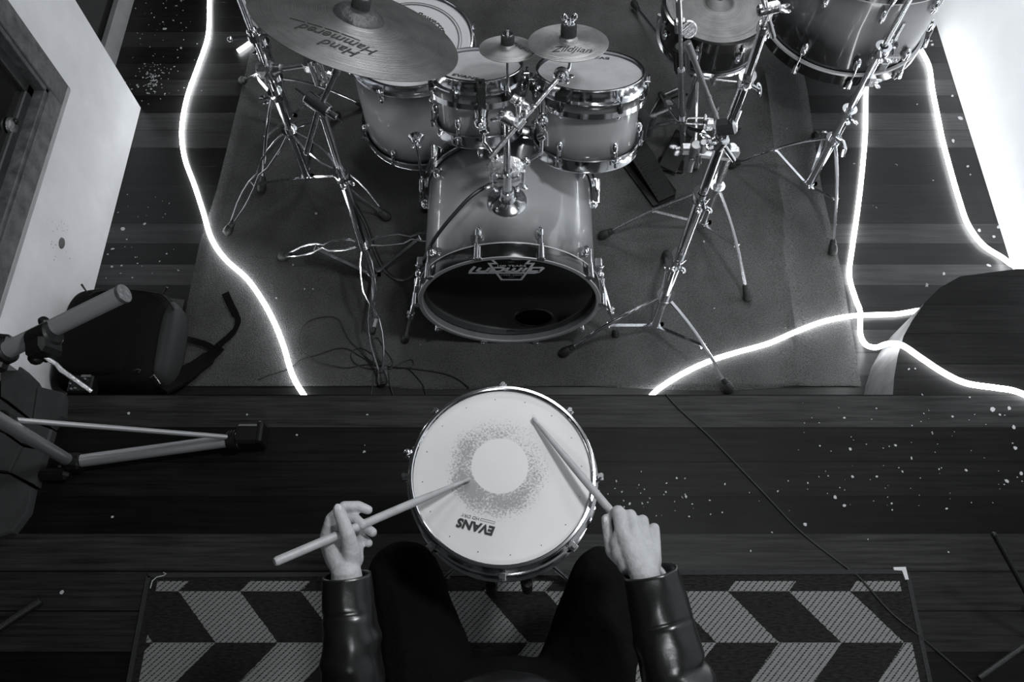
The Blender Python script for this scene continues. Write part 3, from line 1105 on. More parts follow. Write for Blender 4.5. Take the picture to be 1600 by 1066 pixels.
def drum(name, label, xf, Rr, depth, shell_mat, head_mat, nl, a0=0.0, hoop='metal', band=False, lugs=True, cat='drum', bottom_head='grey_head', root_loc=None, lug_rows=2, rodlen=0.03):
    """local z = out of the playing head, origin at its centre"""
    loc = xf @ V((0, 0, -depth))
    t = thing(name, label, cat, loc)
    n = 72
    s = MB()
    zs = [-0.012] + [-0.02 - (depth - 0.04) * k / 14 for k in range(15)] + [-depth + 0.012]
    prof = [(Rr - 0.006, -0.009)] + [(Rr - 0.001, z) for z in zs] + [(Rr - 0.006, -depth + 0.009)]
    al = [0] + [min(1, max(0, -z / depth)) for z in zs] + [1]
    s.lathe(prof + [(r - 0.007, z) for r, z in reversed(prof)], xf, n, closed=True, al=al + al[::-1])
    link('shell', s, shell_mat, t)
    h = MB()
    h.lathe([(Rr + 0.001, -0.008), (Rr - 0.001, -0.001), (Rr - 0.006, 0.0005), (Rr - 0.012, 0.0), (0, 0)], xf, n)
    link('batter_head', h, head_mat, t)
    h = MB()
    h.lathe([(Rr + 0.001, 0.008), (Rr - 0.004, 0.001), (Rr - 0.012, 0.0), (0, 0)], xf @ Matrix.Translation((0, 0, -depth)) @ Matrix.Rotation(PI, 4, 'X') @ Matrix.Scale(1, 4), n)
    link('resonant_head', h, bottom_head, t)
    if hoop == 'metal':
        h = MB()
        h.lathe(metal_hoop(Rr), xf, n, closed=True)
        link('hoop', h, 'chrome', t)
        h = MB()
        h.lathe(metal_hoop(Rr), xf @ Matrix.Translation((0, 0, -depth)) @ Matrix.Rotation(PI, 4, 'X'), n, closed=True)
        link('hoop', h, 'chrome', t)
    for row in range(lug_rows if lugs else 0):
        for i in range(nl):
            a = a0 + 2 * PI * i / nl
            up = row == 0
            z = -0.062 if up else -depth + 0.062
            if depth < 0.16:
                if row == 1:
                    continue
                z = -depth / 2
            X = xf @ ringpos(Rr - 0.001, a, z)
            if not up:
                X = X @ Matrix.Rotation(PI, 4, 'X')
            lo = link('lug', place(lug_mb(0.036, 0.0095, 0.012), X), 'chrome', t)
            r_ = MB()
            X2 = xf @ Matrix.Rotation(a, 4, 'Z')
            rr = Rr + 0.0185
            r_.box((Rr + .0165, 0, -0.022 if up else -depth + .022), (0.016, 0.015, 0.004), X2, b=.001)
            z0, z1 = (z + 0.008, -0.018) if up else (z - 0.008, -depth + 0.018)
            r_.cyl(X2 @ V((rr, 0, z0)), X2 @ V((rr, 0, z1)), 0.0026, n=8)
            r_.cyl(X2 @ V((rr, 0, z1 - (0.004 if up else -0.004))), X2 @ V((rr, 0, z1 + (0.012 if up else -0.012))), 0.0048, n=8)
            link('tension_rod', r_, 'chrome', lo)
    return t


def disc_frame(px_, py_, z, elev, roll, spin=0.0):
    """frame of a disc seen elev degrees off edge-on, its minor axis rolled clockwise in the picture"""
    c = P(px_, py_, z)
    d = (c - EYE).normalized()
    right = V((1, 0, 0))
    up = (right.cross(d) * 1.0)
    up = (up - d * up.dot(d)).normalized()
    if up.z < 0:
        up = -up
    rt_ = d.cross(up).normalized()
    im = rt_ * math.sin(R(roll)) + up * math.cos(R(roll))
    n = im * math.cos(R(elev)) - d * math.sin(R(elev))
    return Matrix.Translation(c) @ frame(n, (0, 1, 0)) @ Matrix.Rotation(R(spin), 4, 'Z')


def on_dir(xf, a_world):
    """angle in the disc's own plane that points nearest to the world direction"""
    l = xf.to_3x3().inverted() @ V(a_world)
    return math.atan2(l.y, l.x)


def wingnut(mbx, p, axis, side, s=1.0):
    F = at(p, axis, side)
    mbx.cyl(F @ V((0, 0, 0)), F @ V((0, 0, 0.014 * s)), 0.006 * s, n=10)
    for k in (-1, 1):
        mbx.ball((0, 0, 0), 1.0, F @ Matrix.Translation((k * 0.012 * s, 0, 0.014 * s)) @ Matrix.Rotation(R(28) * k, 4, 'Y') @ Matrix.Diagonal((0.009 * s, 0.003 * s, 0.013 * s, 1)), 10, k=6)


def collar_mb(p, axis, r, h):
    m_ = MB()
    m_.lathe([(r * .62, -h / 2), (r, -h / 2), (r * 1.08, -h / 2 + .003), (r * 1.08, h / 2 - .004), (r * 1.16, h / 2 - .003), (r * 1.16, h / 2), (r * .62, h / 2)], at(p, axis), 20, closed=True)
    return m_


# ------------------------------------------------------------------ bass drum
BX, BY, BZ, BR = -0.008, 1.198, 0.292, 0.272
BD = 0.44
bass_xf = at((BX, BY, BZ), (0, -1, 0.0), (0, 0, 1))     # local z towards the viewer
bass = drum('bass_drum', 'sunburst bass drum with black front head lying in the middle of the carpet', bass_xf, BR, BD, 'burst_bass', 'black_head', 10, R(18 + 90), hoop='none', lugs=False)
# rebuild the front head with a port hole
for o in list(bass.children):
    if o.name.startswith('batter_head'):
        bpy.data.objects.remove(o)
U3 = bass_xf.to_3x3()


def bl(x, y, z=0.0):
    """bass head coordinates: x right, y up as seen from the front"""
    return V((BX + x, BY - z, BZ + y))


hx, hy, hr = 0.078, -0.135, 0.062
mb = MB()
vs, fs = [], []
n = 96
for i in range(n):
    a = 2 * PI * i / n
    vs.append(bl(BR * math.cos(a), BR * math.sin(a), -0.004))
    vs.append(bl((BR - .012) * math.cos(a), (BR - .012) * math.sin(a), 0.0))
    vs.append(bl(hx + (hr + .03) * math.cos(a), hy + (hr + .03) * math.sin(a), 0.0))
    vs.append(bl(hx + hr * math.cos(a), hy + hr * math.sin(a), 0.0))
for i in range(n):
    j = (i + 1) % n
    for k in range(3):
        fs.append((i * 4 + k, j * 4 + k, j * 4 + k + 1, i * 4 + k + 1))
mb.add(vs, fs)
front = link('front_head', mb, 'black_head', bass, label='black front head with a port hole')
mb = MB()
mb.lathe([(hr - .002, -0.002), (hr - .002, 0.002), (hr + .004, 0.003), (hr + .006, 0.0)], at(bl(hx, hy, 0), (0, -1, 0), (0, 0, 1)), 48)
mb.f = [f for f in mb.f if len(f) < 10]
mb.mi = mb.mi[:len(mb.f)]
link('port_ring', mb, 'plastic', bass)
for side, zc_ in (('front', 0.017), ('rear', -BD - 0.006)):
    h = MB()
    s = 1 if side == 'front' else -1
    F = at(bl(0, 0, zc_), (0, -s, 0), (0, 0, 1))
    ro, ri, dd = BR + 0.014, BR - 0.001, 0.042
    h.m = 0
    h.lathe([(ri, 0.0), (ri, 0.004), (ri + .002, 0.006), (ro - .001, 0.006), (ro, 0.004)], F, 96)
    h.f = [f for f in h.f if len(f) < 10]
    h.mi = [0] * len(h.f)
    h.m = 1
    n0 = len(h.f)
    h.lathe([(ro, 0.004), (ro + .0004, 0.002), (ro + .0004, -dd + .004), (ro, -dd + .002)], F, 96)
    h.f = h.f[:n0] + [f for f in h.f[n0:] if len(f) < 10]
    h.mi = h.mi[:n0] + [1] * (len(h.f) - n0)
    h.m = 0
    n0 = len(h.f)
    h.lathe([(ro, -dd + .002), (ro, -dd - .002), (ri + .004, -dd - .002)], F, 96)
    h.f = h.f[:n0] + [f for f in h.f[n0:] if len(f) < 10]
    h.mi = h.mi[:n0] + [0] * (len(h.f) - n0)
    h.m = 2
    n0 = len(h.f)
    h.lathe([(ri + .004, -dd - .002), (ri, -dd + .004), (ri, 0)], F, 96)
    h.f = h.f[:n0] + [f for f in h.f[n0:] if len(f) < 10]
    h.mi = h.mi[:n0] + [2] * (len(h.f) - n0)
    if side == 'front':
        link('hoop', h, ['bare_hoop', 'black_hoop', 'hoop_grey'], bass, label='black lacquered front hoop with pale edges')
    else:
        link('hoop', h, ['chrome', 'black_hoop', 'hoop_grey'], bass)
    for i in range(10):
        a = R(90 + 18 + 36 * i)
        if side == 'rear' and i in (4, 5):
            continue
        ca, sa = math.cos(a), math.sin(a)
        Z = Matrix(((ca, -sa, 0, 0), (0, 0, -s, 0), (sa, ca, 0, 0), (0, 0, 0, 1)))   # x radial, y tangential, z outwards
        Z = Matrix.Translation(bl(0, 0, zc_)) @ Z
        k = MB()
        k.box((ro + .002, 0, 0.0065), (0.014, 0.024, 0.005), Z, b=.0015)
        k.box((ro + .0075, 0, -0.012), (0.006, 0.020, 0.040), Z, b=.002)
        k.cyl(Z @ V((ro + .014, 0, 0.012)), Z @ V((ro + .014, 0, -0.040)), 0.0075, 0.0055, 12, bev=.002)
        k.box((ro + .010, 0, -0.018), (0.010, 0.013, 0.034), Z, b=.003)
        ck = link('claw', k, 'chrome', bass)
        k = MB()
        k.cyl(Z @ V((ro + .014, 0, -0.035)), Z @ V((ro + .014, 0, -0.075)), 0.003, n=8)
        link('tension_rod', k, 'chrome', ck)
        k = MB()
        k.ball((0, 0, 0), 1.0, Z @ Matrix.Translation((BR + .008, 0, -0.088)) @ Matrix.Diagonal((0.016, 0.011, 0.020, 1)), 14, k=10)
        k.cyl(Z @ V((ro + .012, 0, -0.066)), Z @ V((ro + .012, 0, -0.086)), 0.006, n=10)
        link('lug', k, 'chrome', bass)
# lettering
FX = at(bl(0, 0, 0.0006), (0, -1, 0), (0, 0, 1))
FX = Matrix.Translation(bl(0, 0, 0)) @ Matrix(((1, 0, 0, 0), (0, 0, -1, 0), (0, 1, 0, 0), (0, 0, 0, 1)))


def strokes(lines, wd, xf, z=0.0012):
    m_ = MB()
    for ln in lines:
        q = [V((p[0], p[1], z)) for p in ln]
        vs_, fs_ = [], []
        for i, p in enumerate(q):
            if i == 0:
                d = (q[1] - q[0]).normalized()
                k_ = 1.0
            elif i == len(q) - 1:
                d = (q[-1] - q[-2]).normalized()
                k_ = 1.0
            else:
                d1, d2 = (q[i] - q[i - 1]).normalized(), (q[i + 1] - q[i]).normalized()
                d = (d1 + d2).normalized()
                k_ = 1.0 / max(0.5, math.sqrt(max(0.01, (1 + d1.dot(d2)) / 2)))
            nn = V((-d.y, d.x, 0)) * wd / 2 * k_
            vs_ += [p + nn, p - nn]
        for i in range(len(q) - 1):
            fs_.append((2 * i, 2 * i + 1, 2 * i + 3, 2 * i + 2))
        m_.add(vs_, fs_, xf)
    return m_


sh = 0.55


def it(pts, x0, y0=0.168, s=0.0163):
    return [(x0 + (x + sh * y) * s, y0 + y * s) for x, y in pts]


Lt = []
Lt.append(it([(0.0, 1.75), (0.0, 0.15), (0.25, -0.55), (12.0, -0.55), (12.6, -0.2), (12.6, 1.15), (12.3, 1.35), (10.7, 1.35), (10.5, 1.15), (10.5, 0.25), (10.7, 0.1), (12.6, 0.1)], -0.116))
Lt.append(it([(1.2, 1.35), (1.2, 0.25), (1.5, 0.05), (2.6, 0.05), (2.9, 0.25), (2.9, 1.35)], -0.116))
Lt.append(it([(3.6, 1.35), (5.2, 1.35), (5.6, 1.1), (5.6, 0.3), (5.2, 0.05), (3.7, 0.05), (3.7, 1.35)], -0.116))
Lt.append(it([(6.3, 1.35), (6.3, 0.25), (6.6, 0.05), (8.4, 0.05), (8.7, 0.25), (8.7, 1.35)], -0.116))
Lt.append(it([(7.5, 1.2), (7.5, 0.1)], -0.116))
Lt.append(it([(9.55, 1.35), (9.55, -0.05)], -0.116))
link('maker_lettering', strokes(Lt, 0.0090, FX), 'white_ink', front, False)
K = [(-0.062, 0.262), (0.062, 0.262), (0.048, 0.236), (0.070, 0.236), (0.032, 0.135), (-0.032, 0.135), (-0.070, 0.236), (-0.048, 0.236), (-0.062, 0.262), (0.0, 0.262)]
K = [(x * 0.92 + 0.006, 0.120 + (y - 0.135) * 0.93) for x, y in K]
ks = MB()
ks.prism([(x * .93 + .0005, 0.120 + (y - .120) * .95 + .002) for x, y in K[:-2]], 0.0003, 0.0009, FX)
link('badge_ground', ks, 'black_head', front, False)
link('keystone_outline', strokes([K], 0.0075, FX, 0.0016), 'white_ink', front, False)
tb = text_mb('100 YEARS', 0.0145, FX @ Matrix.Translation((0.006, 0.2025, 0.0022)), bold=0.02, sx=1.3)
link('anniversary_lettering', tb, 'white_ink', front, False)
tb = text_mb('1909-2009', 0.009, FX @ Matrix.Translation((0.006, 0.149, 0.0022)), sx=1.7)
link('year_lettering', tb, 'white_ink', front, False)
for yy in (0.222, 0.135):
    tb = MB()
    tb.ball((0, 0, 0), 1.0, FX @ Matrix.Translation((0.006, yy, 0.0012)) @ Matrix.Diagonal((0.010, 0.0038, 0.0005, 1)), 12, k=4)
    link('ornament', tb, 'faded_ink', front, False)
tb = MB()
tb.ball((0, 0, 0), 1.0, FX @ Matrix.Translation((0.005, -0.238, 0.0012)) @ Matrix.Diagonal((0.017, 0.006, 0.0006, 1)), 16, k=4)
link('head_badge', tb, 'faded_ink', front, False)
# spurs
for sx_, top, mid, foot in ((-1, P(655, 432, 0.33), P(642, 492, 0.16), P(634, 527, 0.03)), (1, P(938, 434, 0.33), P(954, 485, 0.16), P(961, 518, 0.03))):
    k = MB()
    k.box((0, 0, 0), (0.022, 0.034, 0.045), Matrix.Translation(V((BX + sx_ * (BR + 0.008), top.y + 0.045, top.z))), b=.004)
    k.cyl(V((BX + sx_ * (BR - 0.002), top.y + 0.045, top.z)), V((top.x + sx_ * 0.01, top.y + 0.03, top.z)), 0.013, n=14, bev=.002)
    k.ball(top + V((0, .01, 0)), 0.014, None, 12)
    br = link('spur_bracket', k, 'chrome', bass)
    k = MB()
    k.cyl(top, mid, 0.0085, n=14)
    k.cyl(mid + (top - mid).normalized() * .012, mid - (top - mid).normalized() * .012, 0.0125, n=14, bev=.002)
    k.cyl(mid, foot, 0.0055, n=12)
    wingnut(k, mid, (sx_, -0.2, 0.1), (0, 0, 1), 0.5)
    sp_ = link('spur', k, 'chrome', bass)
    k = MB()
    dd = (foot - mid).normalized()
    k.lathe([(0, 0), (0.010, 0.0), (0.0115, 0.006), (0.0145, 0.026), (0.013, 0.034), (0, 0.036)], at(foot - dd * 0.008, dd), 16)
    link('rubber_foot', k, 'rubber', sp_)

# ------------------------------------------------------------------ rack toms
def tomset(name, label, px_, py_, z, Rr, depth, tilt, nl, a0, ringR, mat):
    c = P(px_, py_, z)
    nrm = V((0, math.sin(R(tilt)), math.cos(R(tilt))))
    xf = Matrix.Translation(c) @ Matrix(((1, 0, 0, 0), (0, nrm.z, nrm.y, 0), (0, -nrm.y, nrm.z, 0), (0, 0, 0, 1)))
    t = drum(name, label, xf, Rr, depth, mat, 'grey_head', nl, a0)
    k = MB()
    k.lathe([(ringR - .004, -0.052), (ringR, -0.050), (ringR, -0.066), (ringR - .004, -0.068)], xf, 72, closed=True)
    link('mount_band', k, 'chrome', t)
    for i in range(nl):
        k = MB()
        a = a0 + 2 * PI * i / nl
        X = xf @ Matrix.Rotation(a, 4, 'Z')
        k.cyl(X @ V((Rr + .015, 0, -0.036)), X @ V((Rr + .015, 0, -0.056)), 0.009, n=12, bev=.002)
        link('rubber_grommet', k, 'rubber', t)
    return t, xf


tl, tl_xf = tomset('rack_tom', 'smaller sunburst rack tom with a black rubber clip over its rim, beside the floor tom', 747, 104, 0.770, 0.123, 0.185, 24, 6, R(-60 + 4), 0.147, 'burst_tom')
tr, tr_xf = tomset('rack_tom', 'larger sunburst rack tom mounted above the bass drum, nearer the pedals', 922, 113, 0.80, 0.147, 0.225, 24, 6, R(-90 + 27), 0.165, 'burst_tom2')


def rimword(body, xf, Rr, a, size, mat, parent, name='head_logo', inset=0.014, **kw):
    X = xf @ Matrix.Rotation(a, 4, 'Z') @ Matrix.Translation((0, -(Rr - inset), 0.0008))
    link(name, text_mb(body, size, X, **kw), mat, parent, False)


def child(t, prefix):
    for o in t.children:
        if o.name.startswith(prefix):
            return o


rimword('EVANS', tl_xf, 0.123, R(-24), 0.021, 'ink', child(tl, 'batter_head'), bold=.02, sx=1.3, inset=0.040)
rimword('EVANS', tr_xf, 0.147, R(168), 0.022, 'ink', child(tr, 'batter_head'), bold=.02, sx=1.3, inset=0.036)
# black rubber clip on the left tom
k = MB()
X = tl_xf @ Matrix.Rotation(on_dir(tl_xf, (0.08, -1, 0)), 4, 'Z')
k.box((0.128, 0, 0.004), (0.045, 0.026, 0.008), X, b=.002)
k.box((0.150, 0, -0.026), (0.008, 0.024, 0.062), X, b=.002)
k.cyl(X @ V((0.135, 0, 0.006)), X @ V((0.135, 0, 0.014)), 0.005, n=10)
link('mount_clip', k, 'rubber', tl, label='black rubber clip over the rim')
k = MB()
X = tr_xf @ Matrix.Rotation(on_dir(tr_xf, (-0.55, -1, 0)), 4, 'Z')
k.box((0.158, 0, -0.012), (0.03, 0.04, 0.022), X, b=.003)
link('mount_clip', k, 'rubber', tr)

# ------------------------------------------------------------------ tom holder on the bass drum
hb = P(793, 312, 0.572)
hb.z = BZ + BR - 0.004
TH = thing('tom_holder', 'chrome double tom holder rising from the round plate on the bass drum', 'drum mount', hb)
k = MB()
k.lathe([(0, 0.03), (0.018, 0.03), (0.021, 0.022), (0.024, 0.018), (0.050, 0.010), (0.057, 0.005), (0.058, -0.004), (0, -0.004)], Matrix.Translation(hb), 40)
for i in range(4):
    a = PI / 4 + i * PI / 2
    k.ball(hb + V((0.044 * math.cos(a), 0.044 * math.sin(a), 0.012)), 0.004, None, 8)
link('base_plate', k, 'chrome', TH)
top = V((hb.x, hb.y, 0.925))
k = MB()
k.cyl(hb + V((0, 0, 0.01)), V((hb.x, hb.y, 0.70)), 0.013, n=20)
k.cyl(hb + V((0, 0, 0.02)), hb + V((0, 0, 0.06)), 0.022, 0.019, 20, bev=.002)
link('post', k, 'chrome', TH)
k = MB()
k.cyl(V((hb.x, hb.y, 0.69)), top, 0.0095, n=16)
k.cyl(V((hb.x, hb.y, 0.69)), V((hb.x, hb.y, 0.71)), 0.0155, n=16, bev=.002)
link('upper_post', k, 'chrome', TH)
# hexagonal two-deck clamp
k = MB()
for zz in (0.664, 0.69):
    k.lathe([(0, -0.009), (0.040, -0.009), (0.044, -0.006), (0.044, 0.006), (0.040, 0.009), (0, 0.009)], Matrix.Translation((hb.x - 0.004, hb.y + 0.028, zz)) @ Matrix.Diagonal((1.25, 0.85, 1, 1)), 8)
for dx in (-0.045, 0.045):
    k.cyl((hb.x + dx, hb.y - 0.004, 0.65), (hb.x + dx, hb.y - 0.004, 0.712), 0.006, n=10)
for i in range(3):
    k.ball((hb.x - 0.03 + 0.03 * i, hb.y - 0.012, 0.70), 0.007, None, 10)
wingnut(k, V((hb.x - .04, hb.y - .01, .66)), (-0.4, -1, 0), (0, 0, 1), 0.9)
wingnut(k, V((hb.x + .035, hb.y - .01, .66)), (0.3, -1, 0), (0, 0, 1), 0.9)
link('clamp', k, 'chrome_worn', TH)
for pts, ball, ball2 in (([P(800, 258, 0.69), P(776, 248, 0.69), P(757, 222, 0.71), P(757, 204, 0.74), P(752, 190, 0.75)], P(752, 192, 0.745), (754, 178)),
                         ([P(800, 258, 0.69), P(822, 252, 0.69), P(846, 238, 0.71), P(847, 214, 0.735), P(846, 190, 0.765)], P(848, 186, 0.77), (848, 180))):
    k = MB()
    k.tube(pts, 0.0065, 12)
    k.ball(pts[1], 0.014, None, 14)
    k.cyl(pts[3] + V((-.01, 0, -.006)), pts[3] + V((.01, 0, .006)), 0.012, n=12, bev=.002)
    link('tom_arm', k, 'chrome', TH)
    k = MB()
    k.ball(ball, 0.021, None, 18)
    d = (V((ball.x, ball.y + 0.05, ball.z + 0.012)) - ball)
    k.cyl(ball, ball + d, 0.017, 0.024, 20, bev=.003)
    wingnut(k, ball + V((0, -.012, 0)), (0.2, -1, 0.2), (1, 0, 0.4), 1.1)
    link('ball_joint', k, 'chrome', TH)

# splash cymbal arms
SA = thing('splash_cymbal_holder', 'long chrome rod arm clamped above the bass drum, holding the two splash cymbals', 'cymbal arm', top)
a_, b_ = P(765, 247, 0.86), P(877, 117, 0.965)
k = MB()
k.cyl(a_, b_, 0.0065, n=14)
k.cyl(a_, a_ + (b_ - a_) * 0.14, 0.0052, n=14)
link('rod', k, 'chrome_worn', SA)
k = MB()
jn = P(783, 172, 0.93)
k.ball(top, 0.019, None, 18)
k.cyl(top + V((-0.022, 0, 0.01)), top + V((0.02, -0.02, 0.0)), 0.014, n=16, bev=.003)
mid_ = a_ + (b_ - a_) * 0.42
k.cyl(mid_ - (b_ - a_).normalized() * 0.016, mid_ + (b_ - a_).normalized() * 0.016, 0.013, n=14, bev=.002)
k.cyl(top, mid_, 0.009, n=12)
wingnut(k, top + V((-0.01, -.01, 0.01)), (-0.7, -.3, .6), (0, 1, 0), 1.1)
j2 = P(812, 160, 0.93)
k.cyl(mid_, j2, 0.010, n=12, bev=.002)
k.ball(j2, 0.016, None, 14)
k.cyl(j2 + V((-.02, .01, .008)), j2 + V((.022, -.01, -.008)), 0.0135, n=14, bev=.002)
wingnut(k, j2 + V((.012, -.012, 0)), (0.6, -.6, .2), (0, 0, 1), 1.1)
link('multi_clamp', k, 'chrome_worn', SA)
k = MB()
k.lathe([(0.007, -.006), (0.018, -.008), (0.020, -.004), (0.020, .006), (0.016, .010), (0, .012)], at(b_, (-0.2, -1, 0.5)), 24)
k.ball(b_ + V((0, -.008, 0.004)), 0.0105, None, 12)
wingnut(k, b_ + V((.008, -.008, .0)), (0.8, -.5, .1), (0, 0, 1), 0.8)
link('tilter', k, 'chrome', SA)


def cymbal(name, label, px_, py_, z, elev, roll, Rr, bellR, bellH, rise, mat, bell_mat=None):
    xf = disc_frame(px_, py_, z, elev, roll)
    t = thing(name, label, 'cymbal', xf @ V((0, 0, 0)))
    th = 0.0012

    def zf_(r):
        if r < bellR:
            q = r / bellR
            return rise + bellH * math.sqrt(max(0, 1 - q ** 2.2)) * (1 - 0.1 * q)
        q = (r - bellR) / (Rr - bellR)
        return rise * (1 - q) ** 1.0 * (1 - 0.12 * q)
    rs = [bellR * q for q in (0.12, .3, .5, .7, .85, .95, 1.0)] + [bellR + (Rr - bellR) * q / 26 for q in range(1, 27)]
    prof = [(r, zf_(r)) for r in rs] + [(r, zf_(r) - th) for r in reversed(rs)]
    al = [r / Rr for r in rs] + [r / Rr for r in reversed(rs)]
    k_ = MB()
    k_.lathe(prof, xf, 96, closed=True, al=al)
    if bell_mat:
        nn = len(prof)
        k_.mi = [1 if (i % nn) < 6 else 0 for i in range(len(k_.f))]
        link('bow', k_, [mat, bell_mat], t)
    else:
        link('bow', k_, mat, t)
    return t, xf, zf_


s1, s1x, s1z = cymbal('splash_cymbal', 'smallest splash cymbal, on the thin upright between the two rack toms', 793, 76, 0.935, 26.5, 1, 0.0755, 0.020, 0.010, 0.009, 'splash')
s2, s2x, s2z = cymbal('splash_cymbal', 'medium splash cymbal with maker script, above the larger rack tom', 888, 66, 0.995, 26.5, 1, 0.103, 0.024, 0.012, 0.011, 'splash')
rd, rdx, rdz = cymbal('ride_cymbal', 'large dark hammered ride cymbal tilted over the floor tom', 557, 42, 1.085, 22, 16, 0.256, 0.062, 0.024, 0.026, 'ride', 'bell')


def cy_text(body, x, y, rot, size, par, xf, zfn, mat='ink', **kw):
    """x,y,rot in the cymbal's own plane with y away from the viewer"""
    c, s_ = math.cos(rot), math.sin(rot)

    def wp(p):
        X_, Y_ = x + p.x * c - p.y * s_, y + p.x * s_ + p.y * c
        return (X_, Y_, zfn(math.hypot(X_, Y_)) + 0.0004)
    return link('lettering', text_mb(body, size, xf, warp=wp, **kw), mat, par, False)


cy_text('Zildjian', 0.004, -0.052, R(-3), 0.032, child(s2, 'bow'), s2x, s2z, shear=0.5, sx=1.05)
cy_text('Zildjian', 0.036, -0.004, R(-32), 0.026, child(s1, 'bow'), s1x, s1z, shear=0.5)
cy_text('Hand', -0.034, -0.168, R(180 - 14), 0.044, child(rd, 'bow'), rdx, rdz, shear=0.45, sx=0.9, bold=.008)
cy_text('Hammered', -0.040, -0.130, R(180 - 14), 0.044, child(rd, 'bow'), rdx, rdz, shear=0.45, sx=0.9, bold=.008)
lnm = []
for a0_, a1_ in ((-0.125, -0.09), (-0.085, -0.05), (-0.045, -0.01), (-0.005, 0.04)):
    c, s_ = math.cos(R(-14)), math.sin(R(-14))
    q = []
    for i in range(5):
        u = a0_ + (a1_ - a0_) * i / 4
        X_, Y_ = -0.006 + u * c + 0.108 * s_, -0.012 + u * s_ - 0.100 * c
        q.append((X_, Y_, rdz(math.hypot(X_, Y_)) + .001))
    lnm.append(q)
k = MB()
for q in lnm:
    k.tube([rdx @ V(p) for p in q], 0.0009, 4)
link('lettering', k, 'ink', child(rd, 'bow'), False)


def topper(par, xf, r, h, zb, wing=True, felt='felt'):
    m_ = MB()
    m_.lathe([(0, zb - .004), (r, zb - .004), (r * 1.02, zb + h * .2), (r * 1.02, zb + h * .85), (r * .93, zb + h), (0, zb + h)], xf, 24)
    link('felt_washer', m_, felt, par)
    m_ = MB()
    m_.cyl(xf @ V((0, 0, zb - 0.05)), xf @ V((0, 0, zb + h + .016)), 0.0032, n=10)
    m_.cyl(xf @ V((0, 0, zb + h)), xf @ V((0, 0, zb + h + .004)), r * .8, n=20)
    if wing:
        F = xf @ Matrix.Translation((0, 0, zb + h + .002))
        wingnut(m_, F @ V((0, 0, 0)), F.to_3x3() @ V((0, 0, 1)), (0, 1, 0), 0.95)
    link('wing_nut', m_, 'chrome', par)


topper(s1, s1x, 0.0175, 0.019, 0.018, False)
topper(s2, s2x, 0.020, 0.026, 0.022, True)
topper(rd, rdx, 0.022, 0.024, 0.048, True)
k = MB()
sb = s1x @ V((0, 0, 0.012))
pt = P(794, 135, 0.895)
k.tube([sb, P(793, 112, 0.905), pt, P(797, 146, 0.885), P(808, 156, 0.90), j2], 0.0045, 10)
link('upright', k, 'chrome', SA)
k = MB()
sb = s2x @ V((0, 0, 0.014))
k.tube([sb, P(891, 95, 0.965), P(889, 108, 0.955), b_ + V((.01, 0, 0))], 0.0055, 10)
link('upright', k, 'chrome', SA)

# ------------------------------------------------------------------ floor tom
ftc = V((-0.335, 2.0, 0.575))
nrm = V((0.02, 0.03, 1)).normalized()
ft_xf = at(ftc, nrm, (0, 1, 0)) if False else Matrix.Translation(ftc)
FT = drum('floor_tom', 'tall sunburst floor tom under the large ride cymbal', ft_xf, 0.203, 0.40, 'burst_floor', 'ring_head', 8, R(-90 - 24))
k = MB()
for r0, r1 in ((0.160, 0.164), (0.170, 0.1715)):
    k.lathe([(r0, 0.001), (r0, 0.0022), (r1, 0.0022), (r1, 0.001)], ft_xf, 64, closed=True)
link('control_ring', k, 'faded_ink', child(FT, 'batter_head'))


def arcw(Rb):
    def wp(p):
        a = p.x / Rb
        return (math.sin(a) * (Rb + p.y), math.cos(a) * (Rb + p.y), 0.0012)
    return wp


link('head_logo', text_mb('Powerstroke', 0.034, ft_xf @ Matrix.Rotation(R(-52), 4, 'Z'), warp=arcw(0.115), shear=0.3, bold=.01), 'ink', child(FT, 'batter_head'), False)
for i, (bp_, z) in enumerate((((637, 214), 0.40), (None, 0), (None, 0))):
    ang = [R(-88), R(32), R(152)][i]
    rx, ry = math.cos(ang), math.sin(ang)
    b0 = ftc + V((rx * 0.203, ry * 0.203, -0.235))
    k = MB()
    k.lathe([(0, 0.024), (0.012, 0.024), (0.017, 0.012), (0.026, 0.004), (0.028, 0), (0, 0)], at(b0, (rx, ry, 0)), 24)
    k.cyl(b0 + V((rx * .018, ry * .018, -.016)), b0 + V((rx * .018, ry * .018, .016)), 0.012, n=14, bev=.002)
    wingnut(k, b0 + V((rx * .026, ry * .026, 0)), (rx, ry, 0), (0, 0, 1), 0.8)
    br = link('leg_bracket', k, 'chrome', FT)
    k = MB()
    q0 = b0 + V((rx * .018, ry * .018, 0.03))
    out = 0.05
    q1 = V((q0.x, q0.y, 0.16))
    q2 = V((q0.x + rx * out, q0.y + ry * out, 0.035))
    k.tube([q0, q1, q1 + (q2 - q1) * 0.06, q2], 0.0052, 12)
    lg = link('leg', k, 'chrome', FT)
    k = MB()
    k.lathe([(0, 0), (0.013, 0.0), (0.016, 0.01), (0.012, 0.036), (0, 0.04)], Matrix.Translation((q2.x, q2.y, 0.006)), 16)
    link('rubber_foot', k, 'rubber', lg)

# ------------------------------------------------------------------ snare in front of the drummer
SNZ = 0.965
sc = P(785, 741, SNZ)
SR = 0.1775
sn_xf = Matrix.Translation(sc)
wc = P(781, 728, SNZ) - sc
M['worn'] = worn_head_mat('worn_head', 0, 0)
SN = drum('snare_drum', 'white headed snare drum with a ring of stick marks between the knees', sn_xf, SR, 0.135, 'chrome', 'worn', 8, R(-90), bottom_head='coated')
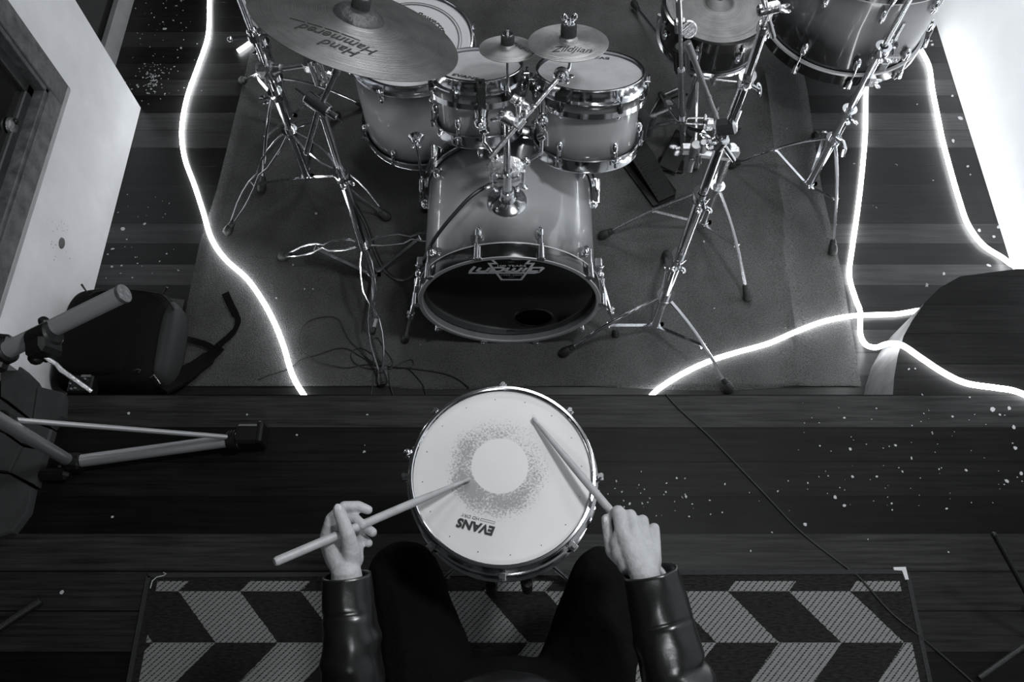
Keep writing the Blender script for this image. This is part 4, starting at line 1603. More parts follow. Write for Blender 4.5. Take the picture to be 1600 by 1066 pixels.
# place worn texture origin
hd = child(SN, 'batter_head')
off = V(SN.location)
nt = M['worn'].node_tree
for nn in nt.nodes:
    if nn.type == 'VECT_MATH':
        nn.inputs[1].default_value = (sc.x + wc.x - off.x, sc.y + wc.y - off.y, sc.z - off.z)
cxw, cyw = sc.x + wc.x - off.x, sc.y + wc.y - off.y
for nn in nt.nodes:
    if nn.type == 'MATH' and nn.operation == 'SUBTRACT' and nn.inputs[0].is_linked and nn.inputs[0].links[0].from_node.type == 'SEPXYZ':
        nn.inputs[1].default_value = cyw if nn.inputs[0].links[0].from_socket.name == 'Y' else cxw
k = MB()
k.lathe([(SR + .0005, -0.045), (SR + .004, -.050), (SR + .0045, -.056), (SR + .0005, -.062), (SR + .0005, -0.074), (SR + .004, -.079), (SR + .0045, -.085), (SR + .0005, -.091)], sn_xf, 72)
k.f = [f for f in k.f if len(f) < 10]
k.mi = k.mi[:len(k.f)]
link('shell_beads', k, 'chrome', SN)
# black dry vents dots
k = MB()
for i in range(16):
    a = 2 * PI * i / 16 + .1
    k.lathe([(0, 0.0008), (0.0011, 0.0006)], sn_xf @ Matrix.Translation((0.158 * math.cos(a), 0.158 * math.sin(a), 0)), 8)
link('vent_holes', k, 'ink', hd)
ec = P(744, 823, SNZ)
EX = Matrix.Translation(ec) @ Matrix.Rotation(R(180 - 14), 4, 'Z')
link('head_logo', text_mb('EVANS', 0.0235, EX @ Matrix.Translation((0, 0, 0.001)), bold=0.045, sx=1.02, shear=0.12, spacing=1.02), 'ink', hd, False)
link('head_logo', text_mb('HD DRY', 0.0085, EX @ Matrix.Translation((0.0155, -0.0155, 0.001)), sx=1.15), 'faded_ink', hd, False)
k = MB()
k.m = 0
bx = [(-0.033, -0.0135), (-0.005, -0.0135), (-0.005, -0.0175), (-0.033, -0.0175), (-0.033, -0.0135)]
link('logo_bar', strokes([bx], 0.0006, EX), 'faded_ink', hd, False)
# lug towers as on the photo carry a big centre clamp: throw-off at the right, butt at left
k = MB()
X = sn_xf @ Matrix.Rotation(R(164), 4, 'Z')
k.box((SR + .010, 0, -0.06), (0.022, 0.034, 0.05), X, b=.004)
k.ball(X @ V((SR + .022, 0.004, -0.028)), 0.010, None, 14)
k.cyl(X @ V((SR + .010, 0.004, -0.05)), X @ V((SR + .018, 0.004, -0.018)), 0.0045, n=10)
link('throw_off', k, 'chrome', SN)
k = MB()
X = sn_xf @ Matrix.Rotation(R(-22), 4, 'Z')
k.box((SR + .008, 0, -0.06), (0.018, 0.04, 0.05), X, b=.004)
k.cyl(X @ V((SR + .012, -0.012, -.09)), X @ V((SR + .012, -0.012, -.03)), 0.005, n=10)
k.cyl(X @ V((SR + .012, 0.012, -.09)), X @ V((SR + .012, 0.012, -.03)), 0.005, n=10)
link('butt_plate', k, 'chrome_worn', SN)
# stand
ss = thing('snare_stand', 'chrome snare stand with black rubber grips under the white headed snare', 'drum stand', (sc.x, sc.y, PZ + .009))
k = MB()
k.cyl((sc.x, sc.y, PZ + .07), (sc.x, sc.y, SNZ - .19), 0.0125, n=16)
k.cyl((sc.x, sc.y, SNZ - .45), (sc.x, sc.y, SNZ - .40), 0.018, n=16, bev=.003)
link('post', k, 'chrome', ss)
for ang in (-97, -75, 90):
    a = R(ang)
    rx, ry = math.cos(a), math.sin(a)
    if ang == 90:
        rx, ry = 0, 1
    k = MB()
    zb = SNZ - .148
    q = [V((sc.x, sc.y, SNZ - .20)), V((sc.x + rx * .15, sc.y + ry * .15, SNZ - .185)), V((sc.x + rx * (SR + .016), sc.y + ry * (SR + .016), SNZ - .165)), V((sc.x + rx * (SR + .018), sc.y + ry * (SR + .018), zb + .02))]
    k.tube(q, 0.005, 10)
    ar = link('basket_arm', k, 'chrome', ss)
    k = MB()
    k.tube([q[1] + V((0, 0, -.012)), q[2] + V((0, 0, -.008)), q[3] + V((0, 0, .004))], [0.009, 0.0125, 0.010], 12)
    k.cyl(q[2] + V((rx * .004, ry * .004, -0.045)), q[2] + V((0, 0, 0)), 0.0115, n=12, bev=.003)
    link('rubber_grip', k, 'rubber', ar)
for ang in (90, 210, 330):
    a = R(ang)
    rx, ry = math.cos(a), math.sin(a)
    k = MB()
    L = 0.20
    k.tube([(sc.x + rx * .02, sc.y + ry * .02, PZ + .24), (sc.x + rx * .12, sc.y + ry * .12, PZ + .13), (sc.x + rx * L, sc.y + ry * L, PZ + .035)], 0.0065, 10)
    lg = link('leg', k, 'chrome', ss)
    k = MB()
    k.tube([(sc.x + rx * (L - .02), sc.y + ry * (L - .02), PZ + .045), (sc.x + rx * (L + .015), sc.y + ry * (L + .015), PZ + .012 + .009)], 0.011, 12)
    link('rubber_foot', k, 'rubber', lg)

# ------------------------------------------------------------------ big drum and small drum at the back right
bgx = at((1.232, 2.375, 0.30), (0, 0, 1))
BH = 0.40
bd_xf = Matrix.Translation((1.232, 2.375, 0.30 + BH))
BG = drum('bass_drum', 'big upright bass drum with dark burst shell standing beside the bright wall', bd_xf, 0.292, BH, 'burst_big', 'coated', 8, 0, hoop='none', lugs=False)
for s, zc_ in ((1, 0.30 + BH), (-1, 0.30)):
    F = Matrix.Translation((1.232, 2.375, zc_)) @ (Matrix.Identity(4) if s == 1 else Matrix.Rotation(PI, 4, 'X'))
    h = MB()
    ro, ri, dd = 0.306, 0.291, 0.046
    h.lathe([(ri, 0.006), (ro - .002, 0.006), (ro, 0.004), (ro, -dd + .007), (ro, -dd + .006), (ro - .002, -dd - .001), (ri + .003, -dd - .001)], F, 96)
    h.f = [f for f in h.f if len(f) < 10]
    kk = 6
    h.mi = [1 if (i % kk) >= 4 else 0 for i in range(len(h.f))]
    link('hoop', h, ['black_hoop', 'bare_hoop'], BG)
    for i in range(10):
        a = R(-90 - 4 + 36 * i)
        if s == 1 and i not in (0, 1, 9):
            continue
        Z = F @ Matrix.Rotation(a * s, 4, 'Z') if s == 1 else F @ Matrix.Rotation(-a, 4, 'Z')
        k = MB()
        k.box((ro + .003, 0, 0.007), (0.014, 0.022, 0.005), Z, b=.0015)
        k.box((ro + .009, 0, -0.010), (0.006, 0.018, 0.034), Z, b=.002)
        k.cyl(Z @ V((ro + .015, 0, -0.002)), Z @ V((ro + .015, 0, -0.036)), 0.010, 0.005, 12, bev=.001)
        ck = link('claw', k, 'chrome', BG)
        k = MB()
        k.cyl(Z @ V((ro + .014, 0, -0.03)), Z @ V((ro + .010, 0, -0.080)), 0.0028, n=8)
        link('tension_rod', k, 'chrome', ck)
        k = MB()
        k.ball((0, 0, 0), 1.0, Z @ Matrix.Translation((0.300, 0, -0.096)) @ Matrix.Diagonal((0.018, 0.013, 0.028, 1)), 14, k=10)
        link('lug', k, 'chrome', BG)
k = MB()
bq = V((1.232 + 0.293 * math.cos(R(-80)), 2.375 + 0.293 * math.sin(R(-80)), 0.50))
ax = V((math.cos(R(-80)), math.sin(R(-80)), 0))
k.box((0, 0, 0), (0.05, 0.05, 0.018), at(bq, ax), b=.004)
k.cyl(bq + ax * .01 + V((0, 0, -.02)), bq + ax * .01 + V((0, 0, .02)), 0.018, n=16, bev=.003)
k.cyl(bq + ax * .022 + V((0, 0, -.055)), bq + ax * .022 + V((0, 0, .09)), 0.0065, n=12)
k.box(bq + ax * .02 + V((0.03, 0, -.07)), (0.05, 0.02, 0.03), None, b=.004)
k.box(bq + ax * .02 + V((0.012, 0, -.105)), (0.03, 0.02, 0.04), None, b=.004)
wingnut(k, bq + ax * .025, ax, (1, 0, 0), 1.2)
link('leg_bracket', k, 'chrome_worn', BG)
for ang in (-86, 30, 150):
    a = R(ang)
    c0 = V((1.232 + 0.314 * math.cos(a), 2.375 + 0.314 * math.sin(a), 0))
    if ang == 22:
        c0 = V((1.232 + 0.314 * math.cos(a), 2.375 + 0.314 * math.sin(a), 0))
    k = MB()
    k.tube([c0 + V((0, 0, .44)), c0 + V((0, 0, .12)), c0 + V((0.02 * math.cos(a), 0.02 * math.sin(a), .03))], 0.0055, 10)
    k.box(c0 + V((0, 0, .42)) - V((math.cos(a), math.sin(a), 0)) * .012, (0.03, 0.03, 0.04), None, b=.004)
    lg = link('leg', k, 'chrome_worn', BG)
    k = MB()
    k.cyl(c0 + V((0.02 * math.cos(a), 0.02 * math.sin(a), .001)), c0 + V((0.02 * math.cos(a), 0.02 * math.sin(a), .045)), 0.014, 0.011, 14, bev=.003)
    link('rubber_foot', k, 'rubber', lg)

s3c = V((0.70, 2.19, 0.545))
S3X = Matrix.Translation(s3c)
SD = drum('snare_drum', 'small black rimmed drum with a brushed grey top behind the hi-hat stand', S3X, 0.177, 0.14, 'black_hoop', 'grey_head', 8, R(-70), hoop='none', lugs=True)
k = MB()
k.lathe([(0.176, 0.008), (0.181, 0.010), (0.189, 0.008), (0.190, -0.028), (0.182, -0.030)], S3X, 72)
k.f = [f for f in k.f if len(f) < 10]
k.mi = k.mi[:len(k.f)]
link('hoop', k, 'black_hoop', SD, label='black hoop')
k = MB()
k.lathe([(0.176, -0.132), (0.186, -0.134), (0.187, -0.142), (0.178, -0.146)], S3X, 72)
k.f = [f for f in k.f if len(f) < 10]
k.mi = k.mi[:len(k.f)]
link('hoop', k, 'chrome', SD)
hc, hcx, hcz = None, None, None
k = MB()
rr_ = [0.006, 0.02, 0.035, 0.045] + [0.045 + (0.172 - .045) * i / 20 for i in range(1, 21)]
pf = [(r, 0.004 + (0.020 * max(0, 1 - (r / .05) ** 2) if r < .05 else 0) + 0.012 * (1 - r / 0.172)) for r in rr_]
k.lathe(pf + [(r, z - .0012) for r, z in reversed(pf)], S3X, 80, closed=True, al=[r / .172 for r in rr_] + [r / .172 for r in reversed(rr_)])
t = thing('hi_hat_cymbal', 'brushed grey cymbal lying flat on the small black rimmed drum', 'cymbal', s3c)
link('bow', k, 'hat', t)
k = MB()
k.lathe([(0.005, 0.034), (0.012, 0.034), (0.012, 0.037), (0.005, 0.037)], S3X, 20, closed=True)
link('bell_grommet', k, 'rubber', t)
SS2 = thing('snare_stand', 'low stand holding up the small black rimmed drum', 'drum stand', (s3c.x, s3c.y, 0))
k = MB()
k.cyl((s3c.x, s3c.y, 0.05), (s3c.x, s3c.y, 0.37), 0.012, n=14)
link('post', k, 'chrome_worn', SS2)
for i, ang in enumerate((150, 30, 270)):
    a = R(ang)
    rx, ry = math.cos(a), math.sin(a)
    k = MB()
    k.tube([(s3c.x, s3c.y, .36), (s3c.x + rx * .16, s3c.y + ry * .16, .37), (s3c.x + rx * .196, s3c.y + ry * .196, .385), (s3c.x + rx * .196, s3c.y + ry * .196, .42)], 0.006, 10)
    link('basket_arm', k, 'chrome_worn', SS2)
    fx = V((s3c.x + rx * .27, s3c.y + ry * .27, .03))
    if i == 0:
        fx = P(992, 12, 0.03)
    k = MB()
    k.tube([(s3c.x + rx * .015, s3c.y + ry * .015, .2), fx + V((0, 0, .01))], 0.0065, 10)
    lg = link('leg', k, 'chrome_worn', SS2)
    k = MB()
    dd = (fx - V((s3c.x, s3c.y, .15))).normalized()
    k.lathe([(0, 0), (.009, 0), (.011, .02), (.016, .045), (.013, .058), (0, .06)], at(fx - dd * .035 + V((0, 0, .012)), dd), 14)
    link('rubber_foot', k, 'rubber', lg)


# ------------------------------------------------------------------ stands
def leg_single(mbx, a, b_, r=0.0065, arch=0.03, n=9):
    pts = []
    for i in range(n):
        t_ = i / (n - 1)
        p = a.lerp(b_, t_)
        p.z += arch * math.sin(PI * t_) * (1 - t_ * .4)
        pts.append(p)
    mbx.tube(pts, r, 8, flat=0.6)


def leg_double(mbx, a, b_, arch=0.02, sp=0.022, r=0.0036, prof=None):
    prof = prof or [0.010, 0.020, 0.022, 0.022, 0.006, 0.018, 0.022, 0.020, 0.012, 0.004]
    d = (b_ - a)
    sd = V((-d.y, d.x, 0)).normalized()
    for k_ in (-1, 1):
        pts = []
        m_ = len(prof)
        for i in range(m_):
            t_ = i / (m_ - 1)
            p = a.lerp(b_, t_)
            p.z += arch * math.sin(PI * t_)
            pts.append(p + sd * k_ * prof[i])
        mbx.tube(pts, r, 8)


def foot_mb(b_, d, s=1.0):
    m_ = MB()
    d = V((d.x, d.y, d.z)).normalized()
    m_.lathe([(0, -0.002), (.0085 * s, -0.002), (.0105 * s, .006 * s), (.012 * s, .014 * s), (.0105 * s, .017 * s), (.014 * s, .022 * s), (.017 * s, .042 * s), (.015 * s, .054 * s), (.008 * s, .06 * s), (0, .061 * s)],
             at(b_ - d * .028 * s, d), 16)
    return m_


def stand(name, label, base, tubes, collars, feet, zc_, hub=0.06, double=False, ztop=None, rc=0.021, brace_t=0.55, lean=(0, 0), mat='chrome', cat='cymbal stand', foot_s=1.0):
    t = thing(name, label, cat, (base.x, base.y, 0.008))

    def ax(z):
        return V((base.x + lean[0] * z, base.y + lean[1] * z, z))
    for z0, z1, r in tubes:
        k_ = MB()
        k_.cyl(ax(z0), ax(z1), r, n=20, bev=.001)
        link('tube', k_, mat, t)
    for z in collars:
        c_ = link('collar', collar_mb(ax(z), (lean[0], lean[1], 1), rc, 0.034), mat, t)
        k_ = MB()
        a = random.uniform(-2.6, -0.6)
        sd = V((math.cos(a), math.sin(a), 0))
        k_.cyl(ax(z) + sd * rc * .8, ax(z) + sd * (rc + .012), 0.006, n=10)
        wingnut(k_, ax(z) + sd * (rc + .006), sd, (0, 0, 1), 1.0)
        link('wing_nut', k_, mat, c_)
    link('leg_collar', collar_mb(ax(zc_), (lean[0], lean[1], 1), rc * 1.1, 0.028), mat, t)
    k_ = MB()
    k_.lathe([(0, -.012), (.015, -.012), (.017, -.006), (.017, .008), (.013, .012), (0, .012)], Matrix.Translation(ax(hub)), 16)
    for f in feet:
        d = (V((f.x, f.y, 0)) - V((base.x, base.y, 0))).normalized()
        k_.box((0.02, 0, 0), (0.016, 0.010, 0.014), at(ax(hub), (0, 0, 1)) @ Matrix.Rotation(math.atan2(d.y, d.x) - on_dir(at(ax(hub), (0, 0, 1)), (1, 0, 0)) * -1 if False else 0, 4, 'Z'))
    link('brace_hub', k_, mat, t)
    for f in feet:
        d = (V((f.x, f.y, 0)) - V((base.x, base.y, 0))).normalized()
        a = ax(zc_) + d * rc
        b_ = V((f.x, f.y, 0.034))
        k_ = MB()
        if double:
            leg_double(k_, a, b_)
        else:
            leg_single(k_, a, b_)
        lg_ = link('leg', k_, mat, t)
        link('rubber_foot', foot_mb(b_, b_ - a.lerp(b_, 0.7), foot_s), 'rubber', lg_)
        k_ = MB()
        m_ = a.lerp(b_, brace_t)
        m_.z += 0.018
        h_ = ax(hub) + d * .015
        sd = V((-d.y, d.x, 0)) * 0.007
        k_.ribbon([h_, m_], 0.011, 0.0035, nrm=[(0, 0, 1)] * 2)
        k_.cyl(m_ - sd * 1.6, m_ + sd * 1.6, .0035, n=8)
        k_.cyl(h_ - sd * 1.2, h_ + sd * 1.2, .0035, n=8)
        link('brace', k_, mat, t)
    return t, ax


def on_floor(x, y):
    return P(x, y, 0.025)


# stand by the left wall, main tall tube
A1 = V((-0.77, 1.84, 0))
S1, ax1 = stand('cymbal_stand', 'chrome double braced cymbal stand nearest the white plaster wall, grey clamp near its top', A1,
                [(0.06, 0.34, 0.0155), (0.30, 0.56, 0.0125), (0.52, 1.15, 0.0095)], [0.50], [on_floor(360, 358), on_floor(600, 336), V((-0.70, 2.16, 0))], 0.315, hub=0.07, double=True)
k = MB()
cc = ax1(0.61)
k.box(cc, (0.055, 0.045, 0.05), None, b=.01)
k.cyl(cc + V((-.03, 0, .01)), cc + V((.035, 0, .0)), .019, n=16, bev=.004)
ae = P(487, 101, 0.66)
k.cyl(cc + V((.02, 0, 0)), ae, .0085, n=14)
k.cyl(cc + V((.015, .0, 0)), cc.lerp(ae, .35), .019, .013, 16, bev=.003)
wingnut(k, cc + V((.0, -.02, -.01)), (.2, -1, -.4), (1, 0, 0), 1.3)
link('boom_clamp', k, 'steel', S1, label='dull grey boom clamp')
k = MB()
c2 = ax1(0.745)
k.box(c2, (0.034, 0.034, 0.036), None, b=.007)
k.cyl(c2 + V((-.07, -.01, .0)), c2 + V((.05, .008, 0)), .0048, n=10)
k.ball(c2 + V((-.07, -.01, 0)), .0095, None, 10)
k.cyl(c2 + V((0, 0, -.03)), c2 + V((0, 0, .03)), .016, n=16, bev=.003)
link('t_bar_clamp', k, 'chrome', S1)
k = MB()
k.box(ae, (0.05, 0.04, 0.045), None, b=.009)
for dx in (0, .018, .034):
    k.cyl(ae + V((dx, -.02, .03)), ae + V((dx + .008, -.035, -.05)), .0055, n=10)
wingnut(k, ae + V((.03, -.01, -.02)), (.5, -.6, -.5), (0, 0, 1), 1.2)
link('arm_clamp', k, 'chrome_worn', S1)
# second stand close behind
A0 = V((-0.872, 2.14, 0))
S0, ax0 = stand('cymbal_stand', 'chrome cymbal stand standing furthest back behind the ride cymbal', A0,
                [(0.05, 0.42, 0.0165), (0.40, 1.0, 0.0125)], [0.42], [P(411, 290, .025), on_floor(382, 128), V((-0.60, 2.22, 0))], 0.25, double=False)
k = MB()
c0 = ax0(0.53)
k.box(c0, (0.03, 0.03, 0.05), None, b=.006)
link('stop_clamp', k, 'steel', S0)
# ride stand
A2 = V((-0.495, 1.428, 0))
S2, ax2 = stand('cymbal_stand', 'chrome double braced boom stand beside the bass drum, holding the large ride cymbal', A2,
                [(0.03, 0.25, 0.0155), (0.22, 0.63, 0.0145), (0.60, 0.90, 0.0095)], [0.62], [on_floor(447, 402), V((-0.437, 1.04, 0)), V((-0.195, 1.585, 0))], 0.235, hub=0.045, double=True, rc=0.022)
k = MB()
cc = ax2(0.905)
dirb = (P(527, 103, 1.0) - P(478, 240, 0.80)).normalized()
k.cyl(cc + V((-.035, .022, .012)), cc + V((.022, -.014, -.008)), .0185, n=20, bev=.003)
k.cyl(cc + V((.018, -.012, -.006)), cc + V((.042, -.026, -.014)), .0085, n=12, bev=.002)
k.cyl(cc + V((.04, -.025, -.013)), cc + V((.055, -.035, -.019)), .004, n=10)
k.cyl(ax2(.87), ax2(.90), .0135, n=16, bev=.002)
k.cyl(cc + V((-.03, .02, .01)), cc + V((-.062, .04, .022)), .0035, n=8)
link('boom_tilter', k, 'chrome', S2)
cyb = rdx @ V((0, 0, -0.004))
k = MB()
lo_ = P(479, 239, 0.80)
k.cyl(lo_, cc + V((0, 0, .004)), .0075, n=14)
k.ball(lo_, .0078, None, 10)
k.cyl(cc, cc.lerp(cyb, .55), .0075, n=14)
k.cyl(cc.lerp(cyb, .45), cyb, .0062, n=14)
k.cyl(cc.lerp(cyb, .42), cc.lerp(cyb, .5), .0105, n=14, bev=.002)
link('boom_arm', k, 'chrome_worn', S2)
k = MB()
k.cyl(cyb, rdx @ V((0, 0, 0.05)), .0045, n=10)
k.cyl(cyb, rdx @ V((0, 0, 0.020)), .016, .010, n=14)
k.ball(cyb, .014, None, 12)
link('cymbal_tilter', k, 'chrome', S2)

# right hand tall stand
A3 = V((0.491, 1.222, 0))
S3, ax3 = stand('cymbal_stand', 'tall chrome stand in front, its long tube leaning past the hi-hat stand', A3,
                [(0.04, 0.26, 0.0165), (0.22, 0.50, 0.0150), (0.46, 0.80, 0.0145), (0.77, 1.02, 0.0120)], [0.50, 0.80], [P(887, 549, .025), P(1135, 603, .025), on_floor(1041, 402)], 0.255, hub=0.06, rc=0.022)
k = MB()
cc = ax3(1.02)
k.cyl(cc + V((-.01, 0, -.02)), cc + V((.0, 0, .012)), .019, n=16, bev=.003)
blk = P(1134, 198, 1.06)
k.box((0, 0, 0), (0.032, 0.034, 0.05), at(blk, (1, -.2, .45)), b=.006)
k.cyl(cc, blk, .011, n=12)
k.cyl(blk + V((.01, 0, .0)), P(1152, 170, 1.10), .0125, n=14, bev=.002)
k.cyl(P(1128, 224, 1.02), P(1146, 250, 0.95), .0065, n=12)
k.tube([P(1075, 200, 1.0), P(1098, 206, 1.02), P(1110, 222, 1.01), cc], .0052, 8)
wingnut(k, cc + V((-.02, 0, .0)), (-1, -.3, .3), (0, 0, 1), 1.2)
link('offset_clamp', k, 'chrome', S3)
u0, u1, u2 = P(1143, 185, 1.08), P(1166, 125, 1.18), P(1195, 38, 1.36)
k = MB()
k.cyl(u0, u1, .0115, n=16)
link('tube', k, 'chrome', S3)
k = MB()
k.cyl(u1, u2, .0098, n=16)
link('tube', k, 'chrome', S3)
cl_ = link('collar', collar_mb(u1, u2 - u1, .0165, .034), 'chrome', S3)
k = MB()
wp_ = P(1186, 140, 1.16)
k.cyl(u1 + (u2 - u1).normalized() * -.008, wp_, .004, n=8)
k.ball((0, 0, 0), 1.0, at(wp_, (u1 - EYE), (0.4, 1, 0)) @ Matrix.Rotation(R(-25), 4, 'Z') @ Matrix.Diagonal((.006, .016, .003, 1)), 12, k=6)
link('wing_nut', k, 'chrome', cl_)
k = MB()
k.cyl(u2 - (u2 - u1).normalized() * .02, u2 + (u2 - u1).normalized() * .004, .0135, n=14, bev=.002)
hh_ = P(1203, 14, 1.42)
k.cyl(hh_ + V((-.022, .0, -.006)), hh_ + V((.018, .004, .004)), .012, n=18, bev=.004)
k.cyl(u2, hh_, .009, n=12)
k.cyl(P(1198, 22, 1.40), P(1208, 57, 1.34), .0055, n=12)
k.ball(P(1208, 57, 1.34), .0056, None, 8)
wingnut(k, hh_ + V((.014, .0, 0)), (1, -.1, .2), (0, 0.3, 1), 0.9)
link('boom_tilter', k, 'chrome_worn', S3)
k = MB()
k.cyl(P(1198, 20, 1.40), P(1180, -70, 1.62), .0055, n=12)
link('boom_arm', k, 'chrome', S3)

# second right stand behind it
A4 = V((0.699, 1.638, 0))
S4, ax4 = stand('cymbal_stand', 'shorter chrome stand behind the tall one, carrying a cluster of clamps', A4,
                [(0.04, 0.30, 0.0155), (0.26, 0.47, 0.0115)], [], [P(947, 367, .025), P(1166, 459, .025), V((0.80, 1.955, 0))], 0.27, hub=0.06, rc=0.020, mat='chrome_worn')
cc = ax4(0.47)
k = MB()
k.cyl(P(1068, 236, .50), P(1150, 243, .47), .0085, n=12)
k.box((0, 0, 0), (.12, .022, .014), Matrix.Translation(P(1110, 243, .50)) @ Matrix.Rotation(R(-8), 4, 'Z'), b=.003)
k.box((0, 0, 0), (.05, .03, .03), Matrix.Translation(P(1076, 233, .51)), b=.005)
k.box((0, 0, 0), (.035, .03, .03), Matrix.Translation(P(1146, 238, .49)), b=.005)
k.cyl(P(1088, 226, .56), P(1084, 240, .50), .017, n=14, bev=.003)
k.cyl(P(1100, 222, .57), P(1097, 236, .52), .013, n=14, bev=.003)
k.cyl(P(1082, 246, .49), P(1077, 268, .44), .0095, n=12, bev=.002)
wingnut(k, P(1092, 246, .50), (0, -1, -.3), (1, 0, 0), 1.2)
wingnut(k, P(1062, 232, .51), (-1, -.4, 0), (0, 0, 1), 1.1)
wingnut(k, P(1133, 232, .52), (.3, -.8, .5), (1, 0, 0), 1.1)
k.cyl(ax4(.44), ax4(.49), .016, n=14, bev=.003)
link('clamp_cluster', k, 'steel', S4)
k = MB()
r0, r1 = P(1119, 184, 0.78), P(1074, 66, 1.02)
k.cyl(P(1124, 214, .62), r0, .008, n=12)
k.cyl(r0, r1, .0075, n=14)
k.cyl(r1.lerp(r0, .2), r1, .0095, n=14, bev=.001)
for q in (.12, .42, .7, .92):
    k.cyl(r1.lerp(r0, q), r1.lerp(r0, q + .02), .0092, n=14)
link('boom_arm', k, 'steel', S4)
k = MB()
k.cyl(cc, P(1124, 214, .62), .009, n=12)
k.box(P(1122, 208, .64), (.03, .03, .04), None, b=.006)
k.box(P(1108, 196, .66), (.03, .025, .03), None, b=.006)
wingnut(k, P(1104, 190, .67), (-.4, -.6, .5), (1, 0, 0), 1.2)
wingnut(k, P(1116, 178, .70), (.2, -.6, .7), (1, 0, 0), 1.0)
link('arm_clamp', k, 'chrome_worn', S4)

# hi-hat stand with black foam clutch
hb0, hb1 = P(1066, 185, .25), P(1062, -10, .92)
HH = thing('hi_hat_stand', 'chrome hi-hat stand with a black grip, behind the pedals', 'drum stand', (hb0.x, hb0.y, 0.008))
dn = (hb1 - hb0).normalized()
hbase = hb0 - dn * (0.21 / dn.z)
k = MB()
k.cyl(hbase, hb0 + dn * .32, .0125, n=18)
link('tube', k, 'chrome', HH)
k = MB()
k.cyl(hb0 + dn * .28, hb1, .0065, n=14)
link('pull_rod', k, 'chrome', HH)
k = MB()
g0, g1 = P(1066, 112, .44), P(1064, 72, .56)
k.cyl(g0, g1, .024, n=24, bev=.006)
for i in range(10):
    a = 2 * PI * i / 10
    F = at(g0, g1 - g0)
    k.cyl(F @ V((.0235 * math.cos(a), .0235 * math.sin(a), .012)), F @ V((.0235 * math.cos(a), .0235 * math.sin(a), (g1 - g0).length - .012)), .0035, n=8)
link('foam_grip', k, 'rubber', HH)
k = MB()
hd0 = P(1068, 48, .70)
k.box((0, 0, 0), (.032, .026, .055), at(P(1062, 40, .70), dn), b=.005)
k.lathe([(0, .012), (.022, .012), (.026, .008), (.026, -.008), (.022, -.012), (0, -.012)], at(P(1076, 46, .71), EYE - hd0), 28)
k.cyl(P(1064, 50, .72), P(1082, 36, .74), .0045, n=8)
k.cyl(P(1062, 25, .78), P(1061, 0, .86), .0105, n=14, bev=.002)
link('ratchet', k, 'chrome_worn', HH)
fq = [P(1002, 207, .03), V((hbase.x + .22, hbase.y + .10, .03)), V((hbase.x - .06, hbase.y + .26, .03))]
for i, f in enumerate(fq):
    k = MB()
    d = (V((f.x, f.y, 0)) - V((hbase.x, hbase.y, 0))).normalized()
    st_ = hb0 + V((0, 0, -.02)) + d * .012
    f2 = V((f.x, f.y, .04))
    leg_double(k, st_, f2, arch=.01, prof=[.012, .016, .018, .018, .016, .012, .006])
    lg_ = link('leg', k, 'chrome_worn', HH)
    link('rubber_foot', foot_mb(V((f.x, f.y, .036)), f2 - st_, .8), 'rubber', lg_)
link('leg_collar', collar_mb(hb0, dn, .018, .026), 'chrome', HH)
HP = thing('hi_hat_pedal', 'black ribbed hi-hat pedal at the foot of the hi-hat stand', 'pedal', P(1060, 265, .01))
pa, pb = P(1042, 268, .02), P(1070, 205, .09)
k = MB()
k.box((0, 0, 0), (.075, (pb - pa).length, .010), at(pa.lerp(pb, .5), V((0, 0, 1)).cross(pb - pa).cross(pb - pa) * -1 if False else (0, -.25, 1), None) @ Matrix.Rotation(math.atan2(pb.y - pa.y, pb.x - pa.x) - PI / 2 + PI, 4, 'Z'), b=.003)
link('footboard', k, 'plastic', HP)
k = MB()
k.box((0, 0, 0), (.10, .06, .016), Matrix.Translation(P(1048, 258, .016)) @ Matrix.Rotation(R(-12), 4, 'Z'), b=.004)
link('heel_plate', k, 'plastic', HP)

# ------------------------------------------------------------------ bass pedal behind the bass drum
PD = thing('double_bass_pedal', 'black bass drum pedal with ribbed footboard beside the larger rack tom', 'pedal', P(1003, 262, .01))
pc = P(1008, 270, .012)
Z = Matrix.Translation(pc) @ Matrix.Rotation(R(28), 4, 'Z')
k = MB()
k.prism([(-.06, -.15), (.03, -.16), (.055, -.13), (.06, .14), (-.06, .14)], 0, .010, Z)
link('base_plate', k, 'plastic', PD)
k = MB()
Zf = Z @ Matrix.Translation((0, -.01, .045)) @ Matrix.Rotation(R(14), 4, 'X')
k.prism([(-.036, -.14), (.036, -.14), (.044, .04), (.034, .13), (-.034, .13), (-.044, .04)], 0, .008, Zf)
for i in range(12):
    k.box((0, -.12 + .018 * i, .010), (.066, .006, .004), Zf, b=.0012)
link('footboard', k, 'plastic', PD)
k = MB()
for s in (-1, 1):
    k.box((s * .055, .12, .08), (.014, .026, .16), Z, b=.004)
k.cyl(Z @ V((-.075, .12, .155)), Z @ V((.16, .12, .155)), .007, n=12)
k.cyl(Z @ V((0, .12, .155)), Z @ V((0.0, .075, .235)), .003, n=8)
k.lathe([(.012, -.008), (.026, -.008), (.026, .008), (.012, .008)], at(Z @ V((0, .12, .155)), Z.to_3x3() @ V((1, 0, 0))), 20, closed=True)
k.box((0.085, .12, .10), (.02, .02, .12), Z, b=.004)
link('axle_frame', k, 'steel', PD)
k = MB()
k.cyl(Z @ V((0, .055, .235)), Z @ V((0, .10, .235)), .021, n=20, bev=.004)
link('beater', k, 'felt', PD)
k = MB()
k.tube([Z @ V((0.0, .12, .06)), Z @ V((.0, .115, .11)), Z @ V((.0, .10, .14))], .005, 8)
k.tube([Z @ V((.05, .15, .02)), P(1032, 150, .02) + V((0, 0, .0)), P(1060, 138, .02)], .0035, 8)
link('chain', k, 'chrome_worn', PD)
k = MB()
